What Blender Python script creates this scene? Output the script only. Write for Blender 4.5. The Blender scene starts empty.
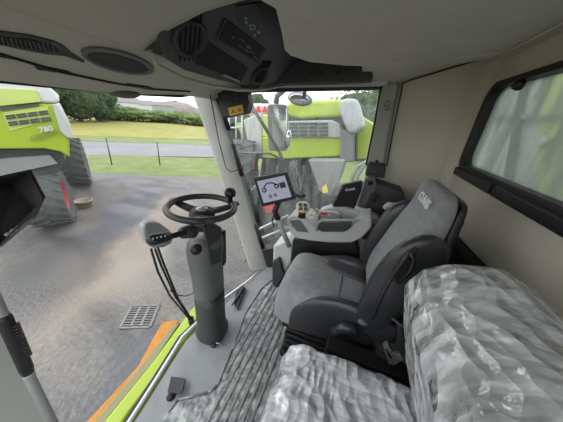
import bpy, bmesh, math, random
from mathutils import Vector as V, Matrix, noise
random.seed(5)
SC = bpy.context.scene
COL = SC.collection
PI = math.pi
# ------------------------------------------------------------ camera
F, CX, CY, H = 212.0, 281.5, 211.0, 1.35
Ex = V(((368-CX)/F, (CY-123.5)/F, -1)).normalized()
Zc = -V(((244.7-CX)/F, (CY-688.6)/F, -1)).normalized()
Zc = (Zc - Ex*Zc.dot(Ex)).normalized()
Nc = Zc.cross(Ex)
M = Matrix((Ex, Nc, Zc))
EYE = V((0, 0, H))
cd = bpy.data.cameras.new('camera'); cam = bpy.data.objects.new('camera', cd); COL.objects.link(cam)
cam.matrix_world = Matrix.Translation(EYE) @ M.to_4x4()
cd.sensor_width = 36; cd.lens = F/563*36; cd.clip_start = 0.01; cd.clip_end = 3000
SC.camera = cam
# points in the cab measured off the photograph: a direction met with a real plane at its real distance
def ray(u, v): return M @ V(((u-CX)/F, (CY-v)/F, -1))
def PX(u, v, x): d = ray(u, v); return EYE + d*(x/d.x)
def PY(u, v, y): d = ray(u, v); return EYE + d*(y/d.y)
def PZ(u, v, z): d = ray(u, v); return EYE + d*((z-H)/d.z)
def PL(u, v, p0, n): d = ray(u, v); return EYE + d*((V(p0)-EYE).dot(V(n))/d.dot(V(n)))

# ------------------------------------------------------------ materials
MATS = {}
def newmat(name):
    m = bpy.data.materials.new(name); m.use_nodes = True
    nt = m.node_tree; b = nt.nodes['Principled BSDF']; return m, nt, b
def lin(c): return tuple(((x/255)/12.92 if x/255 <= .04045 else ((x/255+.055)/1.055)**2.4) for x in c)+(1,)
def mat(name, rgb, rough=.6, metal=0, bump=0, scale=200, var=0, vscale=8, spec=.5, emit=None, coat=0, detail=4):
    if name in MATS: return MATS[name]
    m, nt, b = newmat(name)
    c = lin(rgb)
    b.inputs['Base Color'].default_value = c
    b.inputs['Roughness'].default_value = rough; b.inputs['Metallic'].default_value = metal
    b.inputs['Specular IOR Level'].default_value = spec
    b.inputs['Coat Weight'].default_value = coat
    if emit:
        b.inputs['Emission Color'].default_value = c; b.inputs['Emission Strength'].default_value = emit
    tc = nt.nodes.new('ShaderNodeTexCoord')
    if var:
        n = nt.nodes.new('ShaderNodeTexNoise'); n.inputs['Scale'].default_value = vscale; n.inputs['Detail'].default_value = detail
        nt.links.new(tc.outputs['Object'], n.inputs['Vector'])
        r = nt.nodes.new('ShaderNodeValToRGB')
        r.color_ramp.elements[0].position = .3; r.color_ramp.elements[1].position = .7
        r.color_ramp.elements[0].color = tuple(x*(1-var) for x in c[:3])+(1,)
        r.color_ramp.elements[1].color = tuple(min(1, x*(1+var)) for x in c[:3])+(1,)
        nt.links.new(n.outputs['Fac'], r.inputs['Fac']); nt.links.new(r.outputs['Color'], b.inputs['Base Color'])
    if bump:
        n = nt.nodes.new('ShaderNodeTexNoise'); n.inputs['Scale'].default_value = scale
        nt.links.new(tc.outputs['Object'], n.inputs['Vector'])
        bp = nt.nodes.new('ShaderNodeBump'); bp.inputs['Strength'].default_value = bump; bp.inputs['Distance'].default_value = .002
        nt.links.new(n.outputs['Fac'], bp.inputs['Height']); nt.links.new(bp.outputs['Normal'], b.inputs['Normal'])
    MATS[name] = m
    return m
beige = mat('beige_plastic', (206, 200, 184), .65, bump=.3, scale=400)
headl = mat('headliner', (204, 201, 190), .8, bump=.4, scale=300, var=.04)
headd = mat('headliner_dark', (182, 180, 170), .75, bump=.4, scale=300)
dark = mat('dark_plastic', (52, 53, 54), .5, bump=.3, scale=300)
mid = mat('mid_grey_plastic', (92, 94, 95), .5, bump=.3, scale=300)
black = mat('black_plastic', (22, 22, 23), .45)
deep = mat('deep_black', (8, 8, 9), .7)
lgrey = mat('light_grey_plastic', (165, 166, 162), .5, bump=.2, scale=300)
pillar_m = mat('pillar_grey', (160, 160, 155), .55, bump=.2, scale=300)
floorm = mat('floor_plastic', (126, 130, 130), .45, bump=.3, scale=150, var=.12, vscale=9)
fabric = mat('seat_fabric', (148, 149, 150), .9, bump=.8, scale=500, var=.12, vscale=30)
fabricd = mat('seat_fabric_dark', (82, 83, 86), .9, bump=.8, scale=500)
leather = mat('seat_leather', (52, 53, 56), .3, bump=.3, scale=180)
metal = mat('brushed_metal', (190, 190, 190), .3, 1)
dmetal = mat('dark_metal', (80, 82, 84), .4, .7)
white = mat('white_paint', (190, 191, 188), .5)
lime = mat('lime_paint', (146, 168, 14), .4, coat=.3)
limew = mat('lime_paint_pale', (172, 186, 92), .4, coat=.3)
yellow = mat('yellow_edge', (176, 112, 14), .6, var=.15, vscale=12)
red = mat('red_plastic', (205, 40, 45), .5)
rim_red = mat('rim_red', (170, 36, 46), .5)
cream = mat('cream_plastic', (215, 208, 180), .45)
rubber = mat('tyre_rubber', (78, 82, 80), .9, var=.15, vscale=4)
gcomb = mat('combine_grey', (128, 132, 130), .5, var=.08, vscale=2)
gcomd = mat('combine_dark', (62, 68, 66), .6, var=.3, vscale=3)
silver = mat('silver_edge', (215, 218, 220), .35, .3)
bark = mat('bark', (80, 70, 58), .9)
ivory = mat('bucket_plastic', (165, 156, 138), .6)

def leafmat(name, a, b_, sc=1.5):
    m, nt, b = newmat(name); a = tuple(x*.74 for x in a); b_ = tuple(x*.74 for x in b_)
    tc = nt.nodes.new('ShaderNodeTexCoord'); n = nt.nodes.new('ShaderNodeTexNoise'); n.inputs['Scale'].default_value = sc; n.inputs['Detail'].default_value = 8
    nt.links.new(tc.outputs['Object'], n.inputs['Vector'])
    r = nt.nodes.new('ShaderNodeValToRGB'); r.color_ramp.elements[0].color = lin(a); r.color_ramp.elements[1].color = lin(b_)
    r.color_ramp.elements[0].position = .35; r.color_ramp.elements[1].position = .65
    nt.links.new(n.outputs['Fac'], r.inputs['Fac']); nt.links.new(r.outputs['Color'], b.inputs['Base Color'])
    b.inputs['Roughness'].default_value = .9; b.inputs['Specular IOR Level'].default_value = .1
    return m
leaf = leafmat('leaves', (58, 78, 50), (104, 126, 84))
leaf2 = leafmat('leaves_light', (96, 120, 66), (150, 170, 104))

OD = .42
def groundmat(name, stops, sc, detail=8, stretch=(1, 1, 1), rough=(.9, .9), rot=0, bump=0, second=None):
    m, nt, b = newmat(name); L = nt.links.new
    tc = nt.nodes.new('ShaderNodeTexCoord'); mp = nt.nodes.new('ShaderNodeMapping')
    mp.inputs['Scale'].default_value = stretch; mp.inputs['Rotation'].default_value = (0, 0, rot)
    L(tc.outputs['Object'], mp.inputs['Vector'])
    n = nt.nodes.new('ShaderNodeTexNoise'); n.inputs['Scale'].default_value = sc; n.inputs['Detail'].default_value = detail
    L(mp.outputs['Vector'], n.inputs['Vector'])
    r = nt.nodes.new('ShaderNodeValToRGB'); e = r.color_ramp.elements
    for i, (p, c) in enumerate(stops):
        c = tuple(x*OD for x in lin(c)[:3])+(1,)
        if i < 2: e[i].position = p; e[i].color = c
        else:
            k = e.new(p); k.color = c
    L(n.outputs['Fac'], r.inputs['Fac'])
    out = r.outputs['Color']
    if second:
        n2 = nt.nodes.new('ShaderNodeTexNoise'); n2.inputs['Scale'].default_value = second[0]; n2.inputs['Detail'].default_value = 6
        L(tc.outputs['Object'], n2.inputs['Vector'])
        r2 = nt.nodes.new('ShaderNodeValToRGB'); r2.color_ramp.elements[0].position = .3; r2.color_ramp.elements[1].position = .7
        r2.color_ramp.elements[0].color = (second[1],)*3+(1,); r2.color_ramp.elements[1].color = (1,)*3+(1,)
        L(n2.outputs['Fac'], r2.inputs['Fac'])
        mx = nt.nodes.new('ShaderNodeMix'); mx.data_type = 'RGBA'; mx.blend_type = 'MULTIPLY'; mx.inputs['Factor'].default_value = 1
        L(out, mx.inputs['A']); L(r2.outputs['Color'], mx.inputs['B']); out = mx.outputs['Result']
    L(out, b.inputs['Base Color'])
    mr = nt.nodes.new('ShaderNodeMapRange'); mr.inputs['To Min'].default_value = rough[0]; mr.inputs['To Max'].default_value = rough[1]
    mr.inputs['From Min'].default_value = .4; mr.inputs['From Max'].default_value = .6
    L(n.outputs['Fac'], mr.inputs['Value']); L(mr.outputs['Result'], b.inputs['Roughness'])
    if bump:
        bp = nt.nodes.new('ShaderNodeBump'); bp.inputs['Strength'].default_value = bump; bp.inputs['Distance'].default_value = .03
        L(n2.outputs['Fac'] if second else n.outputs['Fac'], bp.inputs['Height']); L(bp.outputs['Normal'], b.inputs['Normal'])
    return m
asphalt = groundmat('wet_asphalt', [(.36, (116, 113, 111)), (.45, (148, 142, 136)), (.55, (166, 159, 150)), (.64, (184, 172, 158))], .9, stretch=(1.6, .7, 1), rot=.35, rough=(.45, .85), second=(16, .55), bump=.6)
wet = groundmat('wet_patch', [(.3, (84, 84, 87)), (.7, (110, 110, 114))], 2, rough=(.3, .55), second=(14, .85))
dirt = groundmat('dirt_smear', [(.3, (168, 152, 132)), (.7, (150, 140, 126))], 3, rough=(.9, .9), second=(20, .75), bump=.5)
roadm = groundmat('road_asphalt', [(.3, (160, 160, 162)), (.7, (178, 178, 180))], .4)
grassm = groundmat('grass', [(.3, (134, 158, 76)), (.7, (172, 188, 104))], 1.2, second=(6, .75))
fieldm = groundmat('field', [(.35, (176, 180, 62)), (.5, (204, 190, 92)), (.65, (180, 204, 60))], .25, second=(3, .8), stretch=(1, 1, 1))
hillm = groundmat('hill', [(.3, (140, 152, 132)), (.7, (168, 172, 150))], .05)

def glassmat(name, dirt_lo, dirt_hi, sc=30, streak=(1, 1, .25), tint=(255, 255, 255), gloss=.06, dirtcol=(190, 195, 192), drop=0, grough=.02):
    m = bpy.data.materials.new(name); m.use_nodes = True; nt = m.node_tree; L = nt.links.new
    for n in list(nt.nodes): nt.nodes.remove(n)
    out = nt.nodes.new('ShaderNodeOutputMaterial')
    tr = nt.nodes.new('ShaderNodeBsdfTransparent'); tr.inputs['Color'].default_value = lin(tint)
    gl = nt.nodes.new('ShaderNodeBsdfGlossy'); gl.inputs['Roughness'].default_value = grough
    df = nt.nodes.new('ShaderNodeBsdfDiffuse'); df.inputs['Color'].default_value = lin(dirtcol)
    tl = nt.nodes.new('ShaderNodeBsdfTranslucent'); tl.inputs['Color'].default_value = lin(dirtcol)
    md = nt.nodes.new('ShaderNodeMixShader'); L(df.outputs[0], md.inputs[1]); L(tl.outputs[0], md.inputs[2])
    m1 = nt.nodes.new('ShaderNodeMixShader'); m1.inputs['Fac'].default_value = gloss
    L(tr.outputs[0], m1.inputs[1]); L(gl.outputs[0], m1.inputs[2])
    m2 = nt.nodes.new('ShaderNodeMixShader'); L(m1.outputs[0], m2.inputs[1]); L(md.outputs[0], m2.inputs[2])
    tc = nt.nodes.new('ShaderNodeTexCoord'); mp = nt.nodes.new('ShaderNodeMapping'); mp.inputs['Scale'].default_value = streak
    L(tc.outputs['Object'], mp.inputs['Vector'])
    n = nt.nodes.new('ShaderNodeTexNoise'); n.inputs['Scale'].default_value = sc; n.inputs['Detail'].default_value = 6
    L(mp.outputs['Vector'], n.inputs['Vector'])
    mr = nt.nodes.new('ShaderNodeMapRange'); mr.inputs['From Min'].default_value = .38; mr.inputs['From Max'].default_value = .66
    mr.inputs['To Min'].default_value = dirt_lo; mr.inputs['To Max'].default_value = dirt_hi
    L(n.outputs['Fac'], mr.inputs['Value']); fac = mr.outputs['Result']
    if drop:
        vo = nt.nodes.new('ShaderNodeTexVoronoi'); vo.inputs['Scale'].default_value = drop; L(tc.outputs['Object'], vo.inputs['Vector'])
        cr = nt.nodes.new('ShaderNodeMapRange'); cr.inputs['From Min'].default_value = .16; cr.inputs['From Max'].default_value = .26
        cr.inputs['To Min'].default_value = .6; cr.inputs['To Max'].default_value = 0
        L(vo.outputs['Distance'], cr.inputs['Value'])
        n3 = nt.nodes.new('ShaderNodeTexNoise'); n3.inputs['Scale'].default_value = 5; L(tc.outputs['Object'], n3.inputs['Vector'])
        c3 = nt.nodes.new('ShaderNodeMapRange'); c3.inputs['From Min'].default_value = .4; c3.inputs['From Max'].default_value = .55
        L(n3.outputs['Fac'], c3.inputs['Value'])
        mu = nt.nodes.new('ShaderNodeMath'); mu.operation = 'MULTIPLY'; L(cr.outputs['Result'], mu.inputs[0]); L(c3.outputs['Result'], mu.inputs[1])
        ad = nt.nodes.new('ShaderNodeMath'); ad.operation = 'ADD'; ad.use_clamp = True
        L(mu.outputs[0], ad.inputs[0]); L(fac, ad.inputs[1]); fac = ad.outputs[0]
    L(fac, m2.inputs['Fac']); L(m2.outputs[0], out.inputs['Surface'])
    return m
g_front = glassmat('windshield_glass', .01, .05, 6, gloss=.035)
g_side = glassmat('wet_side_glass', .06, .30, 26, streak=(1, 1, .2), gloss=.04, drop=90)
g_rear = glassmat('rain_rear_glass', .38, .75, 9, streak=(1.8, 1, .35), gloss=.05, dirtcol=(192, 198, 194), tint=(228, 232, 228))
g_left = glassmat('left_glass', .01, .03, 6, gloss=.05)

def plasticmat():
    m = bpy.data.materials.new('clear_plastic_film'); m.use_nodes = True; nt = m.node_tree; L = nt.links.new
    for n in list(nt.nodes): nt.nodes.remove(n)
    N = nt.nodes.new; out = N('ShaderNodeOutputMaterial')
    tc = N('ShaderNodeTexCoord')
    def crumple(scale, sc3, rot, warp):
        n0 = N('ShaderNodeTexNoise'); n0.inputs['Scale'].default_value = 4; n0.inputs['Detail'].default_value = 3; L(tc.outputs['Object'], n0.inputs['Vector'])
        mixv = N('ShaderNodeMix'); mixv.data_type = 'RGBA'; mixv.inputs['Factor'].default_value = warp
        L(tc.outputs['Object'], mixv.inputs['A']); L(n0.outputs['Color'], mixv.inputs['B'])
        mp = N('ShaderNodeMapping'); mp.inputs['Scale'].default_value = sc3; mp.inputs['Rotation'].default_value = rot; L(mixv.outputs['Result'], mp.inputs['Vector'])
        v = N('ShaderNodeTexVoronoi'); v.inputs['Scale'].default_value = scale; L(mp.outputs['Vector'], v.inputs['Vector'])
        return v.outputs['Distance']
    r1 = crumple(9, (1, .38, .45), (.3, .5, .9), .13); r2 = crumple(34, (.5, 1, .7), (.9, .2, -.6), .1)
    mn = N('ShaderNodeMath'); mn.operation = 'MULTIPLY_ADD'; mn.inputs[1].default_value = .5; L(r2, mn.inputs[0]); L(r1, mn.inputs[2])
    bp = N('ShaderNodeBump'); bp.inputs['Strength'].default_value = 1; bp.inputs['Distance'].default_value = .035; L(mn.outputs[0], bp.inputs['Height'])
    nb = N('ShaderNodeTexNoise'); nb.inputs['Scale'].default_value = 45; nb.inputs['Detail'].default_value = 3; L(tc.outputs['Object'], nb.inputs['Vector'])
    bp2 = N('ShaderNodeBump'); bp2.inputs['Strength'].default_value = .7; bp2.inputs['Distance'].default_value = .006; L(nb.outputs['Fac'], bp2.inputs['Height']); L(bp.outputs['Normal'], bp2.inputs['Normal'])
    gl = N('ShaderNodeBsdfGlossy'); gl.inputs['Roughness'].default_value = .09; gl.inputs['Color'].default_value = (1, 1, 1, 1); L(bp2.outputs['Normal'], gl.inputs['Normal'])
    df = N('ShaderNodeBsdfDiffuse'); df.inputs['Color'].default_value = (.86, .88, .90, 1); L(bp.outputs['Normal'], df.inputs['Normal'])
    tr = N('ShaderNodeBsdfTransparent'); tr.inputs['Color'].default_value = (.96, .97, .97, 1)
    fr = N('ShaderNodeFresnel'); fr.inputs['IOR'].default_value = 2.1; L(bp2.outputs['Normal'], fr.inputs['Normal'])
    ly = N('ShaderNodeMapping'); ly.inputs['Scale'].default_value = (1.2, .35, .4); ly.inputs['Rotation'].default_value = (.3, .4, .7); L(tc.outputs['Object'], ly.inputs['Vector'])
    ln_ = N('ShaderNodeTexNoise'); ln_.inputs['Scale'].default_value = 42; ln_.inputs['Detail'].default_value = 5; ln_.inputs['Distortion'].default_value = .6; L(ly.outputs['Vector'], ln_.inputs['Vector'])
    c = N('ShaderNodeMapRange'); c.inputs['From Min'].default_value = .42; c.inputs['From Max'].default_value = .66; c.inputs['To Min'].default_value = .5; c.inputs['To Max'].default_value = .86; L(ln_.outputs['Fac'], c.inputs['Value'])
    m1 = N('ShaderNodeMixShader'); L(c.outputs['Result'], m1.inputs['Fac']); L(tr.outputs[0], m1.inputs[1]); L(df.outputs[0], m1.inputs[2])
    m2 = N('ShaderNodeMixShader'); L(fr.outputs[0], m2.inputs['Fac']); L(m1.outputs[0], m2.inputs[1]); L(gl.outputs[0], m2.inputs[2])
    L(m2.outputs[0], out.inputs['Surface'])
    return m
film = plasticmat()

def matmat():
    m, nt, b = newmat('ribbed_mat'); L = nt.links.new
    tc = nt.nodes.new('ShaderNodeTexCoord')
    mp = nt.nodes.new('ShaderNodeMapping'); mp.inputs['Scale'].default_value = (.8, 1.1, 1); L(tc.outputs['Object'], mp.inputs['Vector'])
    n = nt.nodes.new('ShaderNodeTexNoise'); n.inputs['Scale'].default_value = 24; n.inputs['Detail'].default_value = 9; n.inputs['Roughness'].default_value = .7; L(mp.outputs['Vector'], n.inputs['Vector'])
    r = nt.nodes.new('ShaderNodeValToRGB'); e = r.color_ramp.elements
    e[0].position = .42; e[0].color = lin((92, 96, 96)); e[1].position = .6; e[1].color = lin((168, 172, 170))
    L(n.outputs['Fac'], r.inputs['Fac']); L(r.outputs['Color'], b.inputs['Base Color'])
    b.inputs['Roughness'].default_value = .42
    return m
mat_m = matmat()

# ------------------------------------------------------------ mesh helpers
class MB:
    def __init__(s): s.v = []; s.f = []; s.sm = []
    def add(s, vs, fs, smooth=False):
        k = len(s.v); s.v += [tuple(x) for x in vs]; s.f += [tuple(i+k for i in f) for f in fs]; s.sm += [smooth]*len(fs); return s
    def box(s, c, size, rot=None):
        c = V(c); hx, hy, hz = [a/2 for a in size]
        R = rot if rot is not None else Matrix.Identity(3)
        vs = [c + R @ V((x*hx, y*hy, z*hz)) for x in (-1, 1) for y in (-1, 1) for z in (-1, 1)]
        return s.add(vs, [(0, 1, 3, 2), (4, 6, 7, 5), (0, 4, 5, 1), (2, 3, 7, 6), (0, 2, 6, 4), (1, 5, 7, 3)])
    def slab(s, pts, off):                       # outline pushed along off
        n = len(pts); off = V(off)
        vs = [V(p) for p in pts] + [V(p)+off for p in pts]
        return s.add(vs, [tuple(range(n)), tuple(range(2*n-1, n-1, -1))] + [(i, i+n, (i+1) % n+n, (i+1) % n) for i in range(n)])
    def tube(s, path, r, seg=12, cap=True):
        path = [V(p) for p in path]; n = len(path); rs = r if isinstance(r, (list, tuple)) else [r]*n
        up = None; rings = []
        for i, p in enumerate(path):
            t = (path[min(i+1, n-1)]-path[max(i-1, 0)]).normalized()
            if up is None:
                up = V((0, 0, 1)) if abs(t.z) < .9 else V((1, 0, 0))
            up = (up - t*up.dot(t)).normalized(); w = t.cross(up)
            rings.append([p + (up*math.cos(a)+w*math.sin(a))*rs[i] for a in [2*PI*k/seg for k in range(seg)]])
        vs = [q for rr in rings for q in rr]; fs = []
        for i in range(n-1):
            for k in range(seg): fs.append((i*seg+k, i*seg+(k+1) % seg, (i+1)*seg+(k+1) % seg, (i+1)*seg+k))
        if cap: fs += [tuple(range(seg-1, -1, -1)), tuple((n-1)*seg+k for k in range(seg))]
        return s.add(vs, fs, True)
    def lathe(s, prof, c, axis, seg=32, cap=True, sq=None):   # prof: (radius, distance along axis)
        c = V(c); a = V(axis).normalized(); u = a.orthogonal().normalized() if sq is None else (V(sq)-a*V(sq).dot(a)).normalized(); w = a.cross(u)
        vs = []; fs = []; n = len(prof)
        for r, h in prof:
            for k in range(seg):
                t = 2*PI*k/seg; vs.append(c + a*h + (u*math.cos(t)+w*math.sin(t))*r)
        for i in range(n-1):
            for k in range(seg): fs.append((i*seg+k, i*seg+(k+1) % seg, (i+1)*seg+(k+1) % seg, (i+1)*seg+k))
        if cap: fs += [tuple(range(seg-1, -1, -1)), tuple((n-1)*seg+k for k in range(seg))]
        return s.add(vs, fs, True)
    def grid(s, rows, closed_u=False, cap=False):
        n = len(rows); m = len(rows[0]); vs = [p for r in rows for p in r]; fs = []
        for i in range(n-1):
            for k in range(m if closed_u else m-1): fs.append((i*m+k, i*m+(k+1) % m, (i+1)*m+(k+1) % m, (i+1)*m+k))
        if cap: fs += [tuple(range(m-1, -1, -1)), tuple((n-1)*m+k for k in range(m))]
        return s.add(vs, fs, True)
    def ball(s, c, r, seg=16, rings=10, rot=None):
        c = V(c); R = rot if rot is not None else Matrix.Identity(3); rr = (r, r, r) if not isinstance(r, (tuple, list)) else r
        rows = []
        for i in range(rings+1):
            th = PI*i/rings; th = min(max(th, .02), PI-.02)
            rows.append([c + R @ V((rr[0]*math.sin(th)*math.cos(2*PI*k/seg), rr[1]*math.sin(th)*math.sin(2*PI*k/seg), rr[2]*math.cos(th))) for k in range(seg)])
        return s.grid(rows, True, True)
    def build(s, name, m, parent=None, bevel=0, sub=0, solid=0, seg=2):
        me = bpy.data.meshes.new(name)
        org = V((0, 0, 0))
        if s.v:
            lo = [min(p[i] for p in s.v) for i in range(3)]; hi = [max(p[i] for p in s.v) for i in range(3)]
            org = V(((lo[0]+hi[0])/2, (lo[1]+hi[1])/2, lo[2]))
        me.from_pydata([tuple(V(p)-org) for p in s.v], [], s.f); me.update()
        for p, q in zip(me.polygons, s.sm): p.use_smooth = q
        bm = bmesh.new(); bm.from_mesh(me); bmesh.ops.recalc_face_normals(bm, faces=bm.faces[:]); bm.to_mesh(me); bm.free()
        me.materials.append(m)
        o = bpy.data.objects.new(name, me); COL.objects.link(o)
        o.location = org
        if parent:
            o.parent = parent; p = parent; off = V((0, 0, 0))
            while p: off += p.location; p = p.parent
            o.location = org - off
        if solid:
            md = o.modifiers.new('s', 'SOLIDIFY'); md.thickness = solid; md.offset = 0
        if bevel:
            md = o.modifiers.new('b', 'BEVEL'); md.width = bevel; md.segments = seg; md.limit_method = 'ANGLE'; md.angle_limit = .6
            if seg > 1: 
                for p in me.polygons: p.use_smooth = True
                md.harden_normals = True
        if sub:
            md = o.modifiers.new('u', 'SUBSURF'); md.levels = sub; md.render_levels = sub
            for p in me.polygons: p.use_smooth = True
        return o
def empty(name, loc):
    o = bpy.data.objects.new(name, None); COL.objects.link(o); o.location = loc; o.empty_display_size = .05; return o
def tag(o, label, cat, group=None, kind=None):
    if label: o['label'] = label
    if cat: o['category'] = cat
    if group: o['group'] = group
    if kind: o['kind'] = kind
    return o
def thing(name, loc, label, cat, group=None): return tag(empty(name, loc), label, cat, group)
def struct(name, mb, m, label=None, **k):
    o = mb.build(name, m, **k); o['kind'] = 'structure'
    if label: o['label'] = label
    return o
def copy_tree(o, parent=None):
    c = o.copy(); COL.objects.link(c)
    if parent: c.parent = parent
    for ch in list(o.children): copy_tree(ch, c)
    return c
def text(name, body, m, parent, origin, xdir, ydir, size, ext=.0008, shear=0, bold=0):
    cu = bpy.data.curves.new(name, 'FONT'); cu.body = body; cu.size = size; cu.extrude = ext; cu.align_x = 'CENTER'; cu.align_y = 'CENTER'; cu.shear = shear; cu.offset = bold; cu.resolution_u = 3
    t = bpy.data.objects.new('tmp', cu); COL.objects.link(t)
    dg = bpy.context.evaluated_depsgraph_get(); me = bpy.data.meshes.new_from_object(t.evaluated_get(dg))
    bpy.data.objects.remove(t)
    x = V(xdir).normalized(); y = V(ydir); y = (y-x*y.dot(x)).normalized(); z = x.cross(y)
    R = Matrix((x, y, z)).transposed()
    mb = MB(); mb.add([V(origin)+R @ v.co for v in me.vertices], [tuple(p.vertices) for p in me.polygons])
    return mb.build(name, m, parent)
def arc(c, r, a0, a1, n, u, w): return [V(c)+V(u)*(r*math.cos(a0+(a1-a0)*i/n))+V(w)*(r*math.sin(a0+(a1-a0)*i/n)) for i in range(n+1)]
def lerp(a, b, t): return a+(b-a)*t
def sstep(a, b, x):
    t = min(1, max(0, (x-a)/(b-a))); return t*t*(3-2*t)
def interp(tab, x):
    if x <= tab[0][0]: return tab[0][1]
    for (a, p), (b, q) in zip(tab, tab[1:]):
        if x <= b: return p+(q-p)*(x-a)/(b-a)
    return tab[-1][1]
XW, YW = 1.73, -.60        # right wall, rear wall

# ------------------------------------------------------------ outdoors: ground
G = -2.1
def strip(name, uv0, uv1, z, m, ext=6, depth=.15):
    # uv0, uv1: ((u,v),(u,v)) lines of near and far edge
    a, b = PZ(*uv0[0], G), PZ(*uv0[1], G); c, d = PZ(*uv1[0], G), PZ(*uv1[1], G)
    ab = b-a; cd_ = d-c
    mid_ = (c+d)/2; h_ = ab/2
    pts = [a-ab*ext, b+ab*ext, mid_+h_*(2*ext+1), mid_-h_*(2*ext+1)]
    for p in pts: p.z = z
    return struct(name, MB().slab(pts, (0, 0, -depth)), m)
base = MB().box((0, 0, G-.56), (900, 900, 1)); struct('ground', base, grassm)
yl = ((75, 172), (220, 178))
a, b = PZ(75, 172, G), PZ(220, 178, G); ab = (b-a)
pts = [a-ab*5, b+ab*5, V((60, -40, G)), V((-40, -40, G))]
for p in pts: p.z = G
struct('yard', MB().slab(pts, (0, 0, -.2)), asphalt)
strip('verge', yl, ((85, 155), (207, 157)), G+.005, grassm)
strip('road', ((85, 155), (207, 157)), ((85, 141), (207, 145.5)), G+.01, roadm)
strip('far_verge', ((85, 141), (207, 145.5)), ((85, 136), (207, 140)), G+.02, grassm)
strip('field', ((85, 136), (207, 140)), ((100, 119), (150, 119.5)), G+.04, fieldm, 8)
def stain(m, u0, v0, u1, v1, width, col, strength, edge=.35, warp=.6, wsc=.9):
    nt = m.node_tree; L = nt.links.new; b = nt.nodes['Principled BSDF']
    p, q = PZ(u0, v0, G), PZ(u1, v1, G); c = (p+q)/2; d = q-p; ln = d.length/2; ang = math.atan2(d.y, d.x)
    ge = nt.nodes.new('ShaderNodeNewGeometry'); nz = nt.nodes.new('ShaderNodeTexNoise'); nz.inputs['Scale'].default_value = wsc; nz.inputs['Detail'].default_value = 9; nz.inputs['Roughness'].default_value = .65
    L(ge.outputs['Position'], nz.inputs['Vector'])
    s0 = nt.nodes.new('ShaderNodeVectorMath'); s0.operation = 'SUBTRACT'; L(nz.outputs['Color'], s0.inputs[0]); s0.inputs[1].default_value = (.5, .5, .5)
    s1 = nt.nodes.new('ShaderNodeVectorMath'); s1.operation = 'SCALE'; s1.inputs['Scale'].default_value = warp*width*2; L(s0.outputs[0], s1.inputs[0])
    s2 = nt.nodes.new('ShaderNodeVectorMath'); s2.operation = 'ADD'; L(ge.outputs['Position'], s2.inputs[0]); L(s1.outputs[0], s2.inputs[1])
    mp = nt.nodes.new('ShaderNodeMapping'); mp.vector_type = 'TEXTURE'; mp.inputs['Location'].default_value = (c.x, c.y, G); mp.inputs['Rotation'].default_value = (0, 0, ang); mp.inputs['Scale'].default_value = (ln, width, 50)
    L(s2.outputs[0], mp.inputs['Vector'])
    le = nt.nodes.new('ShaderNodeVectorMath'); le.operation = 'LENGTH'; L(mp.outputs[0], le.inputs[0])
    mr = nt.nodes.new('ShaderNodeMapRange'); mr.inputs['From Min'].default_value = 1-edge; mr.inputs['From Max'].default_value = 1+edge; mr.inputs['To Min'].default_value = strength; mr.inputs['To Max'].default_value = 0
    mr.interpolation_type = 'SMOOTHSTEP'
    L(le.outputs['Value'], mr.inputs['Value'])
    mx = nt.nodes.new('ShaderNodeMix'); mx.data_type = 'RGBA'; L(mr.outputs['Result'], mx.inputs['Factor'])
    src = b.inputs['Base Color'].links[0].from_socket; L(src, mx.inputs['A']); mx.inputs['B'].default_value = tuple(x*OD for x in lin(col)[:3])+(1,)
    L(mx.outputs['Result'], b.inputs['Base Color'])
stain(asphalt, 175, 196, 40, 330, 1.1, (196, 178, 156), .75)
stain(asphalt, 135, 240, 150, 300, .6, (186, 176, 162), .5)
stain(asphalt, 157, 182, 95, 250, .75, (118, 120, 128), .85, .25)
stain(asphalt, 90, 230, 10, 330, .8, (96, 96, 98), .75)
stain(asphalt, 168, 320, 110, 420, .45, (104, 106, 108), .8, .2, .3)
stain(asphalt, 200, 190, 90, 176, .9, (112, 112, 114), .5)
stain(asphalt, 0, 300, 60, 225, .5, (100, 100, 100), .6)

# drain grate
gr = thing('drain_grate', PZ(140, 316, G+.02), 'rectangular metal drain grate set in the asphalt yard', 'drain grate')
c4 = [PZ(120, 328, G+.012), PZ(150, 327, G+.012), PZ(158, 305, G+.012), PZ(132, 306, G+.012)]
o0 = c4[0]; eu = (c4[1]-c4[0]); ev = (c4[3]-c4[0])
MB().slab(c4, (0, 0, -.006)).build('drain_pit', deep, gr)
fm = MB()
def bar(mb, p, q, w, h):
    d = (q-p).normalized(); s_ = V((-d.y, d.x, 0))*w/2
    mb.slab([p-s_, q-s_, q+s_, p+s_], (0, 0, h))
for t in (0, .34, .67, 1): bar(fm, o0+eu*t, o0+eu*t+ev, .035, .012)
for t in (0, 1): bar(fm, o0+ev*t, o0+ev*t+eu, .035, .012)
for k in range(1, 9): bar(fm, o0+ev*(k/9), o0+ev*(k/9)+eu, .018, .010)
fm.build('grate_bars', mat('grate', (112, 110, 106), .7), gr)
# bucket
bp = PZ(85, 207, G)
bk = thing('bucket', bp, 'round beige plastic tub on the asphalt beside the tyre', 'tub')
MB().lathe([(.20, 0), (.26, .24), (.275, .24), (.275, .26), (.25, .26), (.19, .02), (.0, .02)], bp+V((0, 0, 0.002)), (0, 0, 1), 28, True).build('tub_body', ivory, bk)
MB().tube(arc(bp+V((0, 0, .25)), .275, 0, PI, 14, (1, 0, 0), (.0, .5, .25)), .006, 6).build('handle', dmetal, bk)
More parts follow.
